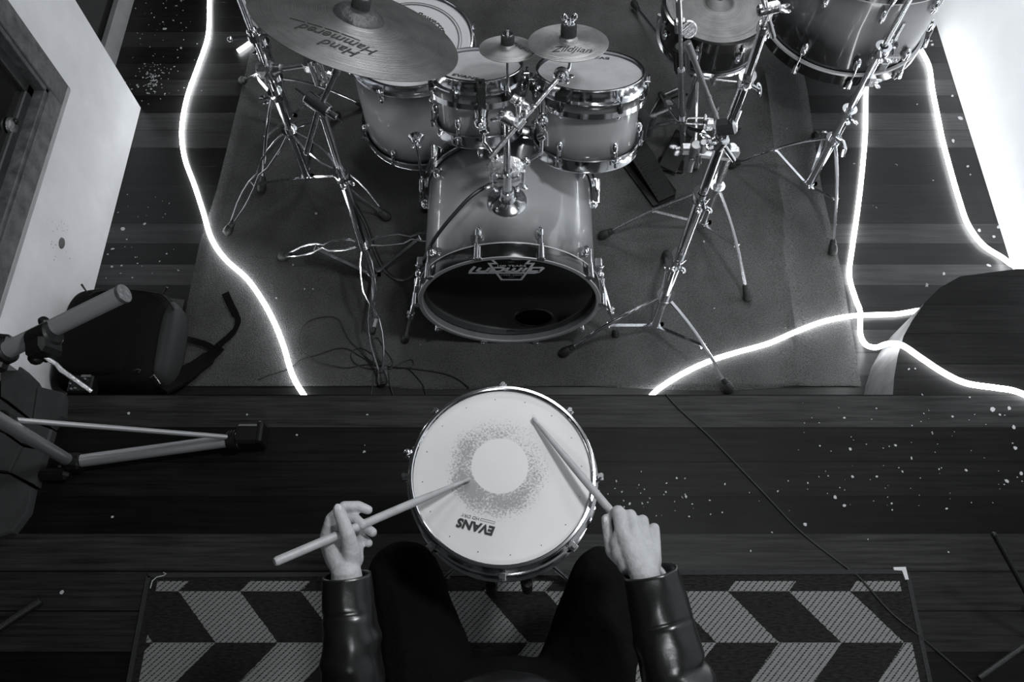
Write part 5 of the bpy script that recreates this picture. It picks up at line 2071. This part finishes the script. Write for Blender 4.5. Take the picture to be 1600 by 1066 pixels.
k.box((0, 0, 0), (.03, .012, .022), Matrix.Translation(P(1046, 160, .06)), b=.003)
link('drive_block', k, 'tape', PD, label='pale drive block')

# far right tall stand
A5 = V((1.114, 1.81, 0))
S5, ax5 = stand('cymbal_stand', 'tall chrome tripod stand in front of the big upright bass drum', A5,
                [(0.04, 0.44, 0.0155), (0.40, 0.72, 0.0120), (0.68, 1.15, 0.0085)], [0.45, 0.72], [P(1300, 388, .025), P(1147, 258, .025), P(1274, 214, .025)], 0.31, hub=0.06, lean=(-.008, 0.0))
k = MB()
q0 = ax5(.30)
k.tube([q0 + V((.01, -.01, .01)), P(1308, 217, .34), P(1316, 222, .34), P(1319, 232, .33), P(1316, 243, .30)], [.006, .009, .010, .010, .009], 10)
link('curved_lever', k, 'chrome', S5, label='pale curved chrome locking lever')
k = MB()
k.box(ax5(.60) + V((0.012, -.005, 0)), (.03, .03, .035), None, b=.006)
wingnut(k, ax5(.60) + V((.02, -.01, 0)), (1, -.4, 0), (0, 0, 1), 1.0)
link('memory_lock', k, 'chrome_worn', S5)

# ------------------------------------------------------------------ cables
def cable(label, pts, r, mat='cable', name='cable', k_=8):
    m_ = MB()
    m_.tube(spline(pts, k_), r, 8)
    o = link(name, m_, mat)
    tag(o, label, 'cable')
    return o


cable('thick black cable drooping from the tom holder across the bass drum to the carpet',
      [P(778, 282, .60), P(762, 290, .605), P(735, 308, .60), P(705, 340, .57), P(685, 365, .54), P(672, 385, .50), P(663, 405, .36), P(652, 425, .20), P(638, 437, .06), P(622, 437, .02), P(606, 427, .016), P(592, 405, .016), P(582, 378, .016), P(572, 350, .016), P(556, 320, .016)], .0058)
zc_ = .012
tang = [P(404, 593, .01), P(425, 585, zc_), P(452, 576, zc_), P(470, 562, zc_), P(492, 556, zc_), P(525, 545, zc_), P(545, 546, zc_), P(562, 556, zc_), P(585, 570, zc_), P(605, 577, zc_), P(625, 568, zc_), P(642, 562, zc_), P(646, 570, zc_), P(636, 575, zc_),
        P(600, 573, zc_), P(575, 561, zc_), P(560, 545, zc_ + .004), P(548, 534, zc_), P(537, 515, zc_), P(530, 500, zc_), P(515, 495, zc_), P(492, 498, zc_), P(475, 508, zc_), P(468, 525, zc_), P(469, 545, zc_), P(482, 556, zc_ + .004), P(505, 568, zc_), P(540, 575, zc_), P(570, 570, zc_),
        P(600, 572, zc_ + .004), P(650, 577, zc_), P(690, 583, zc_), P(714, 592, zc_), P(733, 606, zc_)]
cable('thin black wire looping in a loose tangle on the carpet by the step', tang, .0019, k_=6)
cable('thin wire coil with bow shaped loops around the boom stand foot',
      [P(580, 618, .01), P(583, 590, zc_), P(584, 560, zc_), P(580, 535, zc_), P(590, 528, zc_), P(601, 546, zc_), P(612, 562, zc_), P(612, 574, zc_ + .004), P(600, 577, zc_ + .004), P(570, 575, zc_), P(552, 565, zc_), P(549, 551, zc_), P(562, 544, zc_), P(580, 552, zc_), P(596, 566, zc_ + .006), P(606, 580, zc_), P(609, 600, zc_), P(615, 618, .01)], .0019)
cable('thin wire running from the coil towards the step edge', [P(618, 574, zc_), P(636, 576, zc_), P(650, 588, zc_), P(662, 604, zc_), P(666, 620, .01)], .0017)
cable('long thin black wire crossing the upper boards and the chevron rug',
      [P(1040, 616, PZ + .003), P(1062, 640, PZ + .003), P(1110, 684, PZ + .003), P(1185, 762, PZ + .003), P(1250, 830, PZ + .003), P(1320, 885, PZ + .003), P(1345, 905, PZ + .012), P(1390, 955, PZ + .012), P(1430, 988, PZ + .012), P(1470, 1022, PZ + .004), P(1530, 1075, PZ + .004)], .0026)
cable('black cable curving over the carpet beside the larger rack tom', [P(1006, 190, .014), P(1020, 178, .014), P(1038, 158, .014), P(1060, 148, .014), P(1075, 146, .014)], .004)
k = MB()
k.box((0, 0, 0), (.030, .055, .008), Matrix.Translation(P(599, 585, .013)) @ Matrix.Rotation(R(8), 4, 'Z'), b=.002)
tag(link('wood_wedge', k, 'frame_wood'), 'small pale wooden block tucked under the tangled wire by the step', 'block')
k = MB()
c = P(586, 507, .018)
k.cyl(c + V((-.003, -.012, 0)), c + V((.003, .02, 0)), .0062, n=12)
k.m = 1
k.cyl(c + V((-.006, -.036, 0)), c + V((-.003, -.012, 0)), .0095, n=12, bev=.003)
tag(link('cable_plug', k, ['sill_pale', 'rubber']), 'small plug lying inside the near leg of the boom stand', 'plug')

# ------------------------------------------------------------------ backpack
bc = P(185, 545, 0.12)
bc.z = 0.008
BP = thing('backpack', 'black backpack lying on the floor mat by the white plaster wall', 'bag', bc)


def soft_box(cx, cy, z0, sx_, sy_, sz_, e=0.5, seed=1.0, amp=.01, nu=56, nv=28, rot=0.0):
    m_ = MB()
    vs_, fs_ = [], []
    for j in range(nv + 1):
        ph = -PI / 2 + PI * j / nv
        for i in range(nu):
            a = 2 * PI * i / nu

            def sp_(v, p_):
                return math.copysign(abs(v) ** p_, v)
            x = sp_(math.cos(ph), .55) * sp_(math.cos(a), e)
            y = sp_(math.cos(ph), .55) * sp_(math.sin(a), e)
            z = sp_(math.sin(ph), .7)
            p = V((x * sx_, y * sy_, z * sz_))
            nz = noise.noise(V((p.x * 9 + seed, p.y * 9, p.z * 7)))
            nz2 = noise.noise(V((p.x * 24 + seed, p.y * 24, p.z * 18)))
            p *= 1 + amp * 4 * nz + amp * 2 * nz2
            if p.z < -sz_ * .97:
                p.z = -sz_ * .97
            c_, s_ = math.cos(rot), math.sin(rot)
            vs_.append((cx + p.x * c_ - p.y * s_, cy + p.x * s_ + p.y * c_, z0 + sz_ * .97 + p.z))
    for j in range(nv):
        for i in range(nu):
            i2 = (i + 1) % nu
            fs_.append((j * nu + i, j * nu + i2, (j + 1) * nu + i2, (j + 1) * nu + i))
    return m_.add(vs_, fs_)


link('body', soft_box(bc.x - .01, 1.125, .008, .175, .185, .105, .42, 3.0, .004), 'bag', BP)
link('side_pocket', soft_box(bc.x + .135, 1.125, .008, .055, .150, .085, .6, 8.0, .008), 'bag_side', BP, label='greyer padded side pocket')
link('front_pocket', soft_box(bc.x - .02, 1.10, .15, .12, .125, .035, .5, 5.0, .004), 'bag', BP)
k = MB()
zq = .20
rim = [P(132, 470, zq), P(150, 457, zq), P(190, 453, zq), P(230, 456, zq), P(256, 463, zq), P(272, 485, .17)]
k.tube(spline(rim, 5), .0032, 8)
link('piping', k, 'plastic', BP)
for a, b_ in ((P(136, 457, .20), P(127, 444, .22)), (P(255, 460, .20), P(261, 449, .215))):
    k = MB()
    k.tube([a, a.lerp(b_, .4), b_], [.0022, .0028, .0038], 8)
    link('zip_pull', k, 'plastic', BP)
k = MB()
k.tube([P(208, 580, .19), P(214, 577, .20), P(220, 578, .20), P(216, 582, .195)], .0025, 8)
link('buckle', k, 'chrome_worn', BP)
k = MB()
k.tube([P(235, 590, .18), P(240, 586, .19), P(247, 594, .18), P(250, 600, .17)], .002, 8)
link('buckle', k, 'chrome_worn', BP)
k = MB()
sp_ = [P(270, 522, .07), P(284, 528, .05), P(300, 532, .03), P(320, 538, .026), P(333, 546, .026), P(334, 556, .024)]
k.ribbon(spline(sp_, 5), .022, .003)
sp_ = [P(352, 458, .022), P(359, 474, .022), P(367, 490, .022), P(372, 500, .022), P(368, 514, .022), P(357, 527, .022), P(344, 538, .022), P(338, 550, .024)]
k.ribbon(spline(sp_, 5), [.026] * 12 + [.020] * 6 + [.018] * 4 + [.022] * 14, .003, nrm=[(.0, 0, 1)] * 36)
link('strap', k, 'web', BP)
k = MB()
sp_ = [P(345, 541, .030), P(325, 560, .025), P(300, 578, .04), P(275, 595, .06), P(250, 608, .10)]
k.ribbon(spline(sp_, 5), [.034] * 5 + [.05] * 5 + [.06] * 11, .012, nrm=[(0, 0, 1)] * 21)
link('shoulder_strap', k, 'web', BP)
# small pedal board bits beside the bag
pcb = P(126, 600, .20)
ST2 = thing('effects_pedal', 'small dark box with shiny knobs on the corner of the black backpack', 'effects pedal', (pcb.x, pcb.y, .155))
k = MB()
k.box((pcb.x, pcb.y, .180), (.075, .06, .05), None, b=.005)
link('housing', k, 'plastic', ST2)
for dx, dy in ((-.028, -.004), (.015, .012), (-.02, -.022), (-.008, -.02), (.022, -.016)):
    k = MB()
    k.cyl((pcb.x + dx, pcb.y + dy, .203), (pcb.x + dx + .003, pcb.y + dy, .216), .0042, n=10, bev=.001)
    link('knob', k, 'chrome_worn', ST2)
k = MB()
k.box((pcb.x + .015, pcb.y + .024, .206), (.03, .008, .004), None)
link('name_plate', k, 'steel', ST2)

# ------------------------------------------------------------------ aluminium tripod at the left edge
hub = V((-1.09, 0.575, 1.10))
TP = thing('tripod', 'aluminium tripod with black clamps reaching in from the left edge', 'tripod', (-1.2, .55, PZ))
k = MB()
k.cyl(hub + V((0, 0, -.05)), hub + V((0, 0, .07)), .03, n=20, bev=.005)
link('hub', k, 'plastic', TP)
a_, b_ = P(-40, 572, 1.13), P(193, 459, 1.25)
k = MB()
k.cyl(a_, b_, .0165, n=28, bev=.002)
k.cyl(hub, a_.lerp(b_, .1), .0165, n=28)
link('upper_tube', k, 'alu', TP)
k = MB()
k.lathe([(0, .0025), (.0172, .0025), (.0176, .001), (.0176, -.004), (.016, -.004)], at(b_, b_ - a_), 28)
link('end_cap', k, 'steel', TP)
q = P(68, 528, 1.19)
dq = (b_ - a_).normalized()
k = MB()
k.cyl(q - dq * .024, q + dq * .026, .024, n=20, bev=.004)
k.box((0, 0, 0), (.034, .052, .045), at(q + V((.006, -.022, 0)), dq), b=.008)
k.cyl(q + V((-.006, .028, 0)), q + V((-.003, .034, .012)), .009, n=12, bev=.003)
k.ball(q + V((-.01, -.035, -.01)), .014, None, 12)
link('clamp', k, 'plastic', TP)
k = MB()
k.tube([q + V((.008, -.035, -.005)), P(88, 570, 1.17), P(95, 578, 1.16), P(143, 612, 1.12)], [.0045, .0045, .005, .0038], 10, flat=.7)
link('clamp_lever', k, 'steel', TP)
q = P(2, 552, 1.15)
k = MB()
k.cyl(q - dq * .03, q + dq * .02, .025, n=20, bev=.004)
k.box((0, 0, 0), (.03, .03, .07), at(q, (0.1, 1, .1)), b=.006)
link('clamp', k, 'plastic', TP)
j1 = P(106, 719, PZ + .045)
h2 = P(-60, 622, 1.0)
k = MB()
k.cyl(hub, h2.lerp(j1, .3), .014, n=20)
k.cyl(h2, j1, .0165, n=22)
link('leg_tube', k, 'alu', TP)
k = MB()
q = h2.lerp(j1, .34)
dd = (j1 - h2).normalized()
q = P(8, 660, .72)
k.cyl(q - dd * .03, q + dd * .02, .024, n=16, bev=.004)
k.box((0, 0, 0), (.03, .04, .05), at(q, dd), b=.006)
link('brace_joint', k, 'plastic', TP)
k = MB()
k.box(P(118, 723, PZ + .035), (.05, .05, .05), None, b=.01)
k.box(P(85, 742, PZ + .02), (.09, .035, .036), None, b=.012)
k.cyl(P(93, 728, PZ + .06), P(93, 728, PZ + .066), .005, n=10)
link('knee_joint', k, 'plastic', TP)
f0, f1 = P(128, 720, PZ + .045), P(356, 689, PZ + .05)
k = MB()
k.cyl(f0, f1, .0185, n=24)
link('foot_tube', k, 'alu', TP)
k = MB()
k.cyl(P(18, 656, .70), P(354, 683, PZ + .075), .0068, n=14)
link('brace_rod', k, 'alu', TP)
dd = (f1 - f0).normalized()
k = MB()
k.cyl(f1 - dd * .002, f1 + dd * .035, .026, n=20, bev=.004)
for s in (.006, .014, .022):
    k.cyl(f1 + dd * s, f1 + dd * (s + .004), .029, n=20)
k.box(tuple(f1 + dd * .062 + V((0, .004, 0))), (.07, .058, .066), None, b=.008)
k.box(tuple(f1 + dd * .098 + V((0, .004, 0))), (.018, .066, .072), None, b=.006)
link('end_block', k, 'plastic', TP)
k = MB()
k.cyl(f1 + dd * .030, f1 + dd * .033, .0295, n=24)
link('metal_ring', k, 'chrome', TP)

# black stand leg at the right edge
a_, b_ = P(1553, 836, PZ + .35), P(1640, 1000, PZ + .04)
RS = thing('floor_stand', 'thin black stand leg entering at the right edge beside the rug', 'stand', (1.45, .2, PZ))
k = MB()
k.tube([a_, P(1603, 926, PZ + .21), b_], .0062, 10)
k.ball(a_, .0075, None, 8)
link('leg', k, 'plastic', RS)
k = MB()
k.tube([P(1600, 948, PZ + .02), P(1620, 953, PZ + .03), b_], .009, 10)
k.tube([P(1530, 1060, PZ + .015), P(1598, 1012, PZ + .03), b_], .007, 10)
link('brace', k, 'rubber', RS)
k = MB()
a_ = P(64, 938, PZ + .012)
k.tube([a_, P(30, 960, PZ + .02), P(-30, 1000, PZ + .04)], [.012, .010, .010], 10)
tag(link('stand_foot', k, 'rubber'), 'black rubber ended stand foot on the dark boards left of the rug', 'stand foot')

# ------------------------------------------------------------------ sticks
def stick(label, tip, butt, r=.0078):
    t_ = thing('drumstick', label, 'drumstick', butt, None)
    d = (butt - tip)
    L = d.length
    prof = [(0, 0), (.0022, .0006), (.0040, .003), (.0046, .007), (.0040, .011), (.0031, .0145), (.0036, .02), (.0052, .06), (r * .93, .12), (r, .15), (r, L - .006), (r * .8, L - .001), (0, L)]
    m_ = MB()
    m_.lathe(prof[:7], at(tip, d), 20)
    link('tip', m_, 'stick', t_)
    m_ = MB()
    m_.lathe([(0, .0145)] + prof[6:], at(tip, d), 20)
    link('shaft', m_, 'stick', t_)
    return t_


ltip, lbutt = P(735, 748, SNZ + .0065), P(428, 879, 1.17)
stick('pale drumstick in the left fist, tip resting on the worn ring', ltip, lbutt)
rtip = P(832, 653, SNZ + .0065)
rmid = P(962, 808, 1.020)
rbutt = rtip + (rmid - rtip).normalized() * .405
stick('pale drumstick held in the downturned right hand, tip near the far side of the snare', rtip, rbutt)


# ------------------------------------------------------------------ the drummer
def capsule(mbx, a, b_, ra, rb, n=14):
    a, b_ = V(a), V(b_)
    d = b_ - a
    L = max(1e-5, d.length)
    prof = []
    for i in range(6):
        t_ = PI / 2 * i / 5
        prof.append((ra * math.sin(t_), -ra * math.cos(t_)))
    for i in range(6):
        t_ = PI / 2 * i / 5
        prof.append((rb * math.cos(t_), L + rb * math.sin(t_)))
    prof[0] = (0, prof[0][1])
    prof[-1] = (0, prof[-1][1])
    mbx.lathe(prof, at(a, d), n)


def chain(mbx, pts, rs, n=14):
    for i in range(len(pts) - 1):
        capsule(mbx, pts[i], pts[i + 1], rs[i], rs[i + 1], n)


def remesh(mbx, voxel, smooth_it=4, fac=.5):
    me = bpy.data.meshes.new('tmp')
    me.from_pydata([tuple(v) for v in mbx.v], [], mbx.f)
    o = bpy.data.objects.new('tmp', me)
    COL.objects.link(o)
    m_ = o.modifiers.new('r', 'REMESH')
    m_.mode = 'VOXEL'
    m_.voxel_size = voxel
    s_ = o.modifiers.new('s', 'SMOOTH')
    s_.factor = fac
    s_.iterations = smooth_it
    dg = bpy.context.evaluated_depsgraph_get()
    me2 = bpy.data.meshes.new_from_object(o.evaluated_get(dg))
    out = MB()
    out.add([v.co.copy() for v in me2.vertices], [list(p.vertices) for p in me2.polygons])
    bpy.data.objects.remove(o)
    bpy.data.meshes.remove(me)
    bpy.data.meshes.remove(me2)
    return out


PR = thing('person', 'seated drummer in a black leather jacket and black trousers holding two drumsticks', 'person', (-.02, -.08, PZ))
B = MB()
hipL, hipR = V((-.12, -.13, .73)), V((.09, -.13, .73))
knL, knR = V((-.235, .275, .705)), V((.205, .262, .705))
anL, anR = V((-.25, .16, .34)), V((.22, .15, .34))
shL, shR = V((-.205, -.17, 1.27)), V((.175, -.17, 1.27))
elL, elR = P(556, 1108, 1.0), P(1066, 1100, 1.0)
wrL, wrR = P(541, 897, 1.085), P(1008, 903, 1.085)
# trunk, neck, head
B.ball((-.015, -.15, .78), 1, Matrix.Identity(4), 20, s=(.165, .12, .13))
B.ball((-.015, -.16, .95), 1, Matrix.Identity(4), 20, s=(.145, .105, .18))
B.ball((-.015, -.17, 1.14), 1, Matrix.Identity(4), 20, s=(.165, .11, .17))
capsule(B, shL, shR, .062, .062)
chain(B, [V((-.015, -.17, 1.28)), V((-.015, -.165, 1.40))], [.065, .055])
hc_ = V((-.015, -.175, 1.50))
B.ball(hc_, 1, Matrix.Identity(4), 24, s=(.074, .088, .108))
B.ball(hc_ + V((0, .035, -.055)), 1, Matrix.Identity(4), 18, s=(.052, .052, .058))
chain(B, [hc_ + V((0, .083, .018)), hc_ + V((0, .098, -.018))], [.009, .014], 10)
for s in (-1, 1):
    B.ball(hc_ + V((s * .074, -.005, -.01)), 1, Matrix.Identity(4), 12, s=(.012, .020, .030))
    B.ball(hc_ + V((s * .03, .078, .024)), 1, Matrix.Identity(4), 10, s=(.018, .012, .010))
chain(B, [hc_ + V((-.018, .085, -.052)), hc_ + V((.018, .085, -.052))], [.007, .007], 10)
# limbs
for sh_, el, wr in ((shL, elL, wrL), (shR, elR, wrR)):
    chain(B, [sh_, el], [.052, .041])
    chain(B, [el, el.lerp(wr, .4), wr], [.040, .038, .027])
for hp_, kn, an in ((hipL, knL, anL), (hipR, knR, anR)):
    chain(B, [hp_, kn], [.082, .058])
    chain(B, [kn, kn.lerp(an, .4), an, an + V((0, .01, -.04))], [.055, .052, .035, .035])
    chain(B, [an + V((0, -.02, -.045)), an + V((0, .12, -.055))], [.034, .028])

# left hand: thumb on top, fingers wrapped under the stick
sd_ = (ltip - lbutt)


def stick_at(tip_, butt_, x):
    """stick point whose picture column is x (nearest)"""
    best, bp_ = 1e9, None
    for i in range(101):
        p = tip_.lerp(butt_, i / 100)
        v = p - EYE
        c, s = math.cos(TILT), math.sin(TILT)
        fw = v.y * s - v.z * c
        px_ = 800 + FPX * v.x / fw
        if abs(px_ - x) < best:
            best, bp_ = abs(px_ - x), p
    return bp_


gz = stick_at(ltip, lbutt, 535).z
W = wrL
dz = gz
palmL = P(534, 862, dz - .035)
mI, mM, mR_, mP = P(511, 840, dz - .018), P(509, 846, dz - .036), P(513, 852, dz - .054), P(520, 860, dz - .068)
for q, r in ((mI, .0125), (mM, .013), (mR_, .0125), (mP, .011)):
    chain(B, [W, W.lerp(q, .55), q], [.023, .0195, r])
chain(B, [P(548, 872, dz - .030), P(524, 852, dz - .034)], [.023, .018])
chain(B, [P(553, 866, dz - .036), P(556, 850, dz - .046)], [.017, .014])
chain(B, [P(536, 868, dz - .022), P(526, 846, dz - .020)], [.018, .013])
# thumb
chain(B, [P(547, 884, dz - .028), P(549, 862, dz - .006), P(543, 834, dz + .0195), P(535, 812, dz + .0205), P(529, 797, dz + .019)], [.0190, .0165, .0125, .0118, .0104])
tn = P(529, 800, dz + .019)
# fingers
chain(B, [mI, P(518, 812, dz - .006), P(538, 792, dz - .010), P(560, 791, dz - .014), P(575, 797, dz - .018)], [.0135, .0118, .0102, .0095, .0086])
chain(B, [mM, P(520, 824, dz - .020), P(538, 810, dz - .021), P(556, 812, dz - .019), P(566, 820, dz - .013)], [.0135, .0118, .0106, .0098, .0088])
chain(B, [mR_, P(528, 836, dz - .040), P(548, 826, dz - .042), P(570, 824, dz - .036), P(582, 832, dz - .030)], [.013, .011, .0102, .0094, .0086])
chain(B, [mP, P(534, 848, dz - .056), P(552, 840, dz - .056), P(568, 842, dz - .050), P(576, 849, dz - .045)], [.012, .010, .0090, .0086, .0078])

# right hand: back of the hand upwards, fingers closed round the stick
W2 = wrR
gs = stick_at(rtip, rbutt, 965)
gz = gs.z
kI, kM, kR, kP = P(972, 828, gz + .040), P(989, 832, gz + .043), P(1006, 838, gz + .036), P(1022, 847, gz + .024)
for q, r in ((kI, .0135), (kM, .0138), (kR, .0128), (kP, .0115)):
    chain(B, [W2, W2.lerp(q, .5), q], [.025, .0215, r + .001])
chain(B, [P(975, 866, gz + .034), P(1014, 866, gz + .032)], [.023, .021])
chain(B, [P(985, 880, gz + .04), P(1010, 880, gz + .04)], [.024, .023])
chain(B, [kI, P(968, 850, gz + .03)], [.0135, .018])
chain(B, [kI, P(966, 800, gz + .024), P(958, 806, gz - .002), P(965, 822, gz - .012)], [.0138, .0126, .0110, .0095])
chain(B, [kM, P(985, 806, gz + .026), P(977, 814, gz - .004), P(984, 830, gz - .012)], [.0138, .0122, .0106, .0092])
chain(B, [kR, P(1004, 814, gz + .020), P(995, 822, gz - .008), P(1000, 838, gz - .012)], [.0132, .0116, .0100, .0090])
chain(B, [kP, P(1022, 826, gz + .008), P(1013, 832, gz - .012), P(1014, 848, gz - .014)], [.0122, .0106, .0094, .0084])
# thumb along the near side of the stick
chain(B, [P(982, 880, gz + .022), P(960, 860, gz + .014), P(952, 832, gz + .006), P(948, 812, gz + .004)], [.0190, .0170, .0125, .0104])
body = remesh(B, .0026, 5, .5)
link('body', body, 'skin', PR, angle=180)
k = MB()
F = at(tn + V((0, 0, .0095)), (0.0, -.05, 1), (0, 1, 0))
k.ball((0, 0, 0), 1, Matrix.Translation(tn + V((0, .004, .0085))) @ Matrix.Rotation(R(16), 4, 'Z') @ Matrix.Diagonal((.0062, .0085, .0016, 1)), 14, k=8)
link('thumbnail', k, 'nail', PR)
k = MB()
tq = P(948, 815, gz + .004)
k.ball((0, 0, 0), 1, Matrix.Translation(tq + V((-.002, .0, .0088))) @ Matrix.Rotation(R(10), 4, 'Z') @ Matrix.Diagonal((.0055, .008, .0016, 1)), 14, k=8)
link('thumbnail', k, 'nail', PR)
# hair and face details
k = MB()
k.ball(hc_ + V((0, -.012, .018)), 1, Matrix.Identity(4), 24, s=(.083, .092, .104))
k.ball(hc_ + V((0, -.04, -.02)), 1, Matrix.Identity(4), 24, s=(.078, .068, .09))
link('hair', remesh(k, .006, 3), 'hair', PR, angle=180)
k = MB()
for s in (-1, 1):
    k.ball(hc_ + V((s * .03, .080, .012)), .009, None, 12)
link('eyes', k, 'white_ink', PR)

# jacket with sleeves
J = MB()
J.ball((-.015, -.15, .80), 1, Matrix.Identity(4), 24, s=(.185, .135, .13))
J.ball((-.015, -.16, .96), 1, Matrix.Identity(4), 24, s=(.172, .130, .19))
J.ball((-.015, -.17, 1.15), 1, Matrix.Identity(4), 24, s=(.195, .130, .18))
J.ball((-.01, -.02, .84), 1, Matrix.Identity(4), 24, s=(.17, .105, .07))
capsule(J, shL + V((0, 0, -.01)), shR + V((0, 0, -.01)), .075, .075)
chain(J, [V((-.015, -.165, 1.30)), V((-.015, -.16, 1.36))], [.08, .07])
chain(J, [shL, elL], [.068, .062])
chain(J, [shR, elR], [.068, .062])
J = remesh(J, .007, 4)
link('jacket', J, 'leather', PR, angle=180)


def sleeve(el, cuff, r_el, r_cuff, seed, folds, sh_):
    """open-ended sleeve with soft crease rings, from the elbow to the cuff"""
    n_, m_ = 48, 60
    d = (cuff - el)
    L = d.length
    F_ = frame(d)
    vs_, fs_ = [], []
    for j in range(m_ + 1):
        t_ = j / m_
        r = r_el + (r_cuff - r_el) * t_
        for i in range(n_):
            a = 2 * PI * i / n_
            f = 0
            for (tc_, wd, amp, ph) in folds:
                lob = max(0.0, 0.25 + 0.75 * math.sin(a + ph * 2.3))
                q_ = (t_ - tc_ - .05 * math.sin(a + ph)) / wd
                f += amp * 1.5 * math.exp(-q_ * q_) * lob * lob
            f += .0022 * noise.noise(V((math.cos(a) * 2, math.sin(a) * 2, t_ * 6 + seed)))
            rr = r + f
            vs_.append(el + (F_ @ V((rr * math.cos(a), rr * math.sin(a), t_ * L))))
    # turn the cuff in
    for rr, tt in ((r_cuff - .003, 1.004), (r_cuff - .006, .98), (r_cuff - .008, .90)):
        for i in range(n_):
            a = 2 * PI * i / n_
            vs_.append(el + (F_ @ V((rr * math.cos(a), rr * math.sin(a), tt * L))))
    for j in range(m_ + 3):
        for i in range(n_):
            i2 = (i + 1) % n_
            fs_.append((j * n_ + i, j * n_ + i2, (j + 1) * n_ + i2, (j + 1) * n_ + i))
    fs_.append(tuple(range(n_))[::-1])
    return MB().add(vs_, fs_)


cuffL, cuffR = P(542, 899, 1.082), P(1016, 893, 1.08)
link('sleeve', sleeve(elL + (elL - cuffL) * .02, cuffL, .056, .0420, 1.0, [(.34, .06, .0035, .5), (.46, .025, -.0045, 1.2), (.58, .06, .003, 2.0), (.70, .02, -.003, .2), (.18, .05, -.004, 2.5)], shL), 'leather', PR, angle=180)
link('sleeve', sleeve(elR + (elR - cuffR) * .02, cuffR, .062, .0485, 5.0, [(.22, .06, .006, 2.5), (.34, .03, -.006, 2.2), (.46, .06, .003, 1.0), (.60, .012, -.0025, 0)], shR), 'leather', PR, angle=180)

# trousers
T = MB()
for hp_, kn, an in ((hipL, knL, anL), (hipR, knR, anR)):
    chain(T, [hp_, hp_.lerp(kn, .5), kn], [.112, .104, .084])
    chain(T, [kn, kn.lerp(an, .35), an], [.080, .074, .055])
T.ball((-.015, -.15, .76), 1, Matrix.Identity(4), 24, s=(.185, .125, .12))
capsule(T, hipL, hipR, .112, .112)
capsule(T, V((-.15, .03, .74)), V((.12, .03, .74)), .088, .088)
T = remesh(T, .007, 5)
for i, v in enumerate(T.v):
    nz = noise.noise(v * 11) * .006 + noise.noise(v * 26) * .0025
    T.v[i] = v + V((nz, nz, nz))
link('trousers', T, 'cloth', PR, angle=180)
for an in (anL, anR):
    k = MB()
    chain(k, [an + V((0, -.03, -.045)), an + V((0, .13, -.052))], [.040, .034])
    k2 = remesh(k, .005, 3)
    for i, v in enumerate(k2.v):
        if v.z < PZ + .0095:
            k2.v[i] = V((v.x, v.y, PZ + .0095))
    link('shoe', k2, 'shoe', PR, angle=180)

# drum throne under the drummer
DT = thing('drum_throne', 'round black drum throne under the seated drummer', 'stool', (-.015, -.2, PZ + .009))
k = MB()
k.lathe([(0, .54), (.10, .54), (.15, .552), (.165, .58), (.16, .605), (0, .612)], Matrix.Translation((-.015, -.2, 0)), 40)
link('seat', k, 'plastic', DT)
k = MB()
k.cyl((-.015, -.2, PZ + .08), (-.015, -.2, .545), .014, n=16)
link('post', k, 'chrome', DT)
for ang in (90, 210, 330):
    a = R(ang)
    k = MB()
    k.tube([(-.015, -.2, PZ + .22), (-.015 + .2 * math.cos(a), -.2 + .2 * math.sin(a), PZ + .03)], .009, 10)
    lg_ = link('leg', k, 'chrome', DT)
    k = MB()
    k.ball((-.015 + .2 * math.cos(a), -.2 + .2 * math.sin(a), PZ + .026), .016, None, 12)
    link('rubber_foot', k, 'rubber', lg_)

GROUPS = {'cymbal_stand': 'cymbal stands on the carpet', 'led_strip': 'glowing led strips on the floor', 'drumstick': 'pair of drumsticks in use',
          'splash_cymbal': 'splash cymbals over the rack toms', 'rack_tom': 'rack toms above the bass drum', 'cable': 'cables and wires'}
for o in bpy.data.objects:
    gname = GROUPS.get(o.name.split('.')[0])
    if gname and o.parent is None:
        o['group'] = gname
